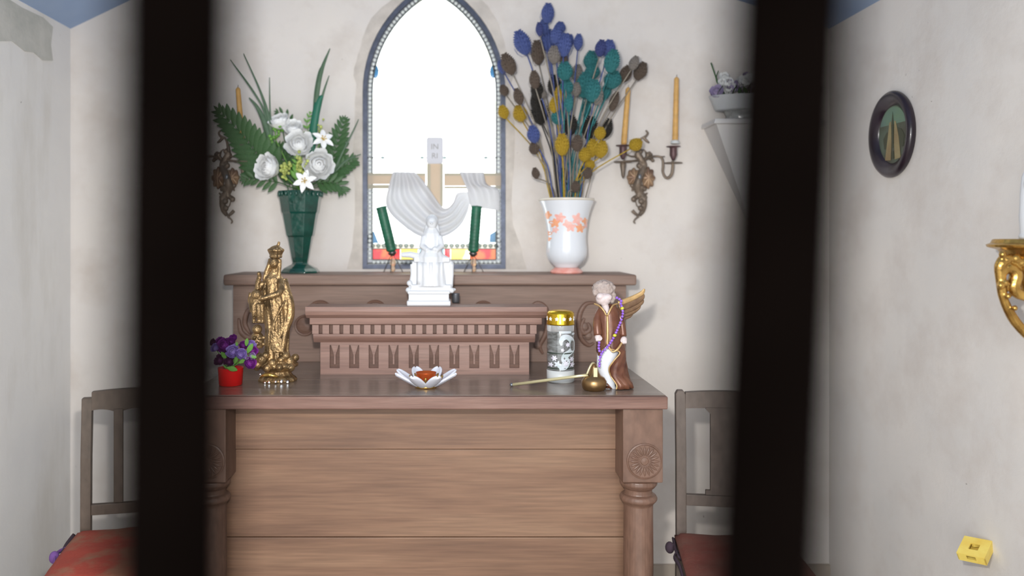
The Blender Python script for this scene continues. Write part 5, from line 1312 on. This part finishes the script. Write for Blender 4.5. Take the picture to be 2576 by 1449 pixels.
# ================================================================== oval picture on the right wall
OY, OZ = 2.612, Z(338, 2.612)
op = thing('oval_picture', 'dark oval framed picture on the right wall', 'picture', (XR, OY, OZ))
def wallxf(mb):      # local (x along the wall, y away from it, z up) to the right wall
    mb.v = [Vector((XR - p.y, OY + p.x, OZ + p.z)) for p in mb.v]; return mb
def oval(ry_, rz_, d): return [Vector((ry_ * math.cos(2 * PI * j / 48), d, rz_ * math.sin(2 * PI * j / 48))) for j in range(48)]
ow, oh = 0.126, 0.142
wallxf(MB().rings([oval(ow * .97, oh * .97, .001), oval(ow, oh, .008), oval(ow, oh, .016), oval(ow * .95, oh * .95, .024), oval(ow * .86, oh * .87, .025), oval(ow * .76, oh * .76, .014), oval(ow * .70, oh * .68, .010), oval(ow * .68, oh * .66, .003)], False, False)).build('frame', 'frame', op, smooth=True)
pc = sub(wallxf(MB().add(oval(ow * .72, oh * .70, .005), [tuple(range(48))])).build('picture_ground', 'picsky', op), op)
def pp_(poly, m, d, nm):
    wallxf(MB().prism([(-x, z) for x, z in poly], d, d + .0005)).build(nm, m, pc)
sc_ = [(ow * .66 * math.cos(a), oh * .64 * math.sin(a)) for a in [PI * .12 + (PI * .76) * i / 14 for i in range(15)]]
pp_(sc_, 'pictop', .0052, 'painted_sky')
pp_([(-.058, -.010), (-.035, .012), (-.012, .006), (.02, .02), (.05, .012), (.066, -.01), (.06, -.045), (-.052, -.045)], 'picdark', .0056, 'painted_trees')
pp_([(-.046, -.082), (-.012, -.084), (-.008, -.02), (-.010, .045), (-.020, .040), (-.030, -.01)], 'pictan', .0062, 'painted_tower')
pp_([(.012, -.084), (.046, -.080), (.034, -.01), (.018, .040), (.010, .044), (.008, -.02)], 'pictan', .0062, 'painted_tower')
pp_([(-.006, -.03), (.006, -.03), (.005, .04), (0, .075), (-.005, .04)], 'picdark', .0066, 'painted_spire')
pp_([(-.008, -.08), (.008, -.08), (.007, -.055), (-.007, -.055)], 'picdark', .0066, 'painted_door')

# ================================================================== gilt console bracket at the right edge
BY = 1.90; bk = F / BY
br = thing('gilt_bracket', 'gilt scrolled wall bracket at the right edge of the picture', 'wall bracket', (XR, BY, 1.2))
def W_(u, v, dy=0.0): return P(2450 + u / 3.373, 420 + v / 3.373, BY + dy)
rs = []
topz = Z(601, BY)
for off, z in ((0.128, topz - .036), (0.135, topz - .026), (0.157, topz - .020), (0.160, topz - .014), (0.150, topz - .010), (0.146, topz - .002), (0.143, topz)):
    ring = [Vector((XR - .0005, BY - off * .78, z))] + [Vector((XR - off * math.cos(a), BY + off * .78 * math.sin(a), z)) for a in [-PI / 2 * .98 + PI * .98 * i / 24 for i in range(25)]] + [Vector((XR - .0005, BY + off * .78, z))]
    rs.append(ring)
MB().rings(rs).build('shelf', 'goldb', br, bevel=0.001)
mb = MB()
def WB(px, py, dy=0.0): return P(px, py, BY + dy)
for sy in (-.035, .035):
    pp = smooth_path([WB(2530, 640, sy), WB(2516, 668, sy), WB(2518, 705, sy * .9), WB(2524, 750, sy * .8), WB(2548, 800, sy * .6), WB(2580, 838, sy * .45), WB(2618, 870, sy * .3), WB(2655, 915, sy * .2)], 5)
    mb.tube(pp, [x / bk for x in lerps([10, 13, 12, 10, 12, 12, 12, 10], len(pp))], 9)
    pp = smooth_path([WB(2520, 690, sy), WB(2538, 672, sy), WB(2556, 690, sy), WB(2550, 720, sy), WB(2560, 738, sy), WB(2590, 750, sy), WB(2620, 770, sy)], 5)
    mb.tube(pp, [x / bk for x in lerps([9, 14, 15, 15, 13, 12, 10], len(pp))], 9)
    for px, py, r in ((2522, 640, 9), (2534, 655, 9), (2524, 664, 8), (2542, 650, 8), (2556, 650, 12), (2570, 660, 12), (2536, 745, 7), (2553, 775, 7), (2518, 718, 9), (2530, 712, 8), (2580, 655, 14), (2600, 660, 16)):
        mb.ball(WB(px, py, sy * 1.2), r / bk, n=8, m=6)
for k in range(9):
    a = 2 * PI * k / 9; c_ = WB(2572, 660, -.02); mb.tube([c_, c_ + Vector((.018 * math.cos(a), -.014, .018 * math.sin(a)))], [.006, .008], 6)
mb.tube(smooth_path([WB(2560, 632), WB(2590, 700), WB(2610, 780), WB(2655, 900)]), .022, 10)
mb.ball(Vector((XR - .022, BY, Z(915, BY))), .020, .03, .035)
mb.build('scrollwork', 'goldb', br, remesh=0.0024, sm_it=1)
wf = thing('white_statuette', 'white statuette on the gilt bracket, cut off by the right edge', 'statue', (1.403, BY, topz))
c_ = Vector((1.401, BY, topz)); mb = MB().lathe(c_, [(.036, 0), (.038, .006), (.034, .014), (.036, .05), (.034, .11), (.031, .15), (.022, .172), (.012, .18), (.011, .19)], 24, 1, 1, lambda a, z: .05 * math.sin(9 * a) if z > .012 else 0)
mb.ball(c_ + Vector((0, 0, .205)), .017, .018, .021); mb.ball(c_ + Vector((0, .004, .207)), .019, .019, .023)
for sg in (-1, 1): mb.tube(smooth_path([c_ + Vector((sg * .02, 0, .155)), c_ + Vector((sg * .028, -.012, .12)), c_ + Vector((sg * .008, -.034, .125))]), .009, 8)
mb.build('figure', 'bisque', wf, remesh=0.002, sm_it=2)

# ================================================================== small yellow box on the right wall
yb = thing('yellow_box', 'small yellow box with a square hole at the lower right of the wall', 'box', (1.416, 2.15, .555))
ya, yh, ho = 0.034, 0.0225, 0.0115
top = MB().strip([(-ya, -ya), (ya, -ya), (ya, ya), (-ya, ya)], [(-ho, -ho), (ho, -ho), (ho, ho), (-ho, ho)], 0, .004)
top.v = [Vector((p.x, p.z, -p.y)) for p in top.v]
R_ = Matrix(((.589, .687, -.4257), (-.803, .556, -.2143), (.0896, .468, .879))).to_4x4()
T_ = Matrix.Translation((1.4145, 2.15, CZ - .8335)) @ R_
def ybuild(mb, nm): return mb.xf(T_).build(nm, 'yellow', yb)
ybuild(top, 'top_plate')
mb = MB(); t_ = .003; lo_ = -yh
mb.box(-ya, ya, ya - t_, ya, lo_, -.004); mb.box(-ya, -ya + t_, -ya, ya - t_, lo_, -.004); mb.box(ya - t_, ya, -ya, ya - t_, lo_, -.004); mb.box(-ya, ya, -ya, ya, lo_ - .002, lo_)
mb.box(-ya, -ho, -ya, -ya + t_, lo_, -.004); mb.box(ho, ya, -ya, -ya + t_, lo_, -.004); mb.box(-ho, ho, -ya, -ya + t_, lo_, lo_ + .006)
ybuild(mb, 'walls')
MB().box(-.02, .02, -.004, .004, -.006, .006).xf(Matrix.Translation((1.440, 2.165, .557))).build('wall_bracket', 'yellow', yb)

for o in ROOTS:
    if '_org' in o: del o['_org']
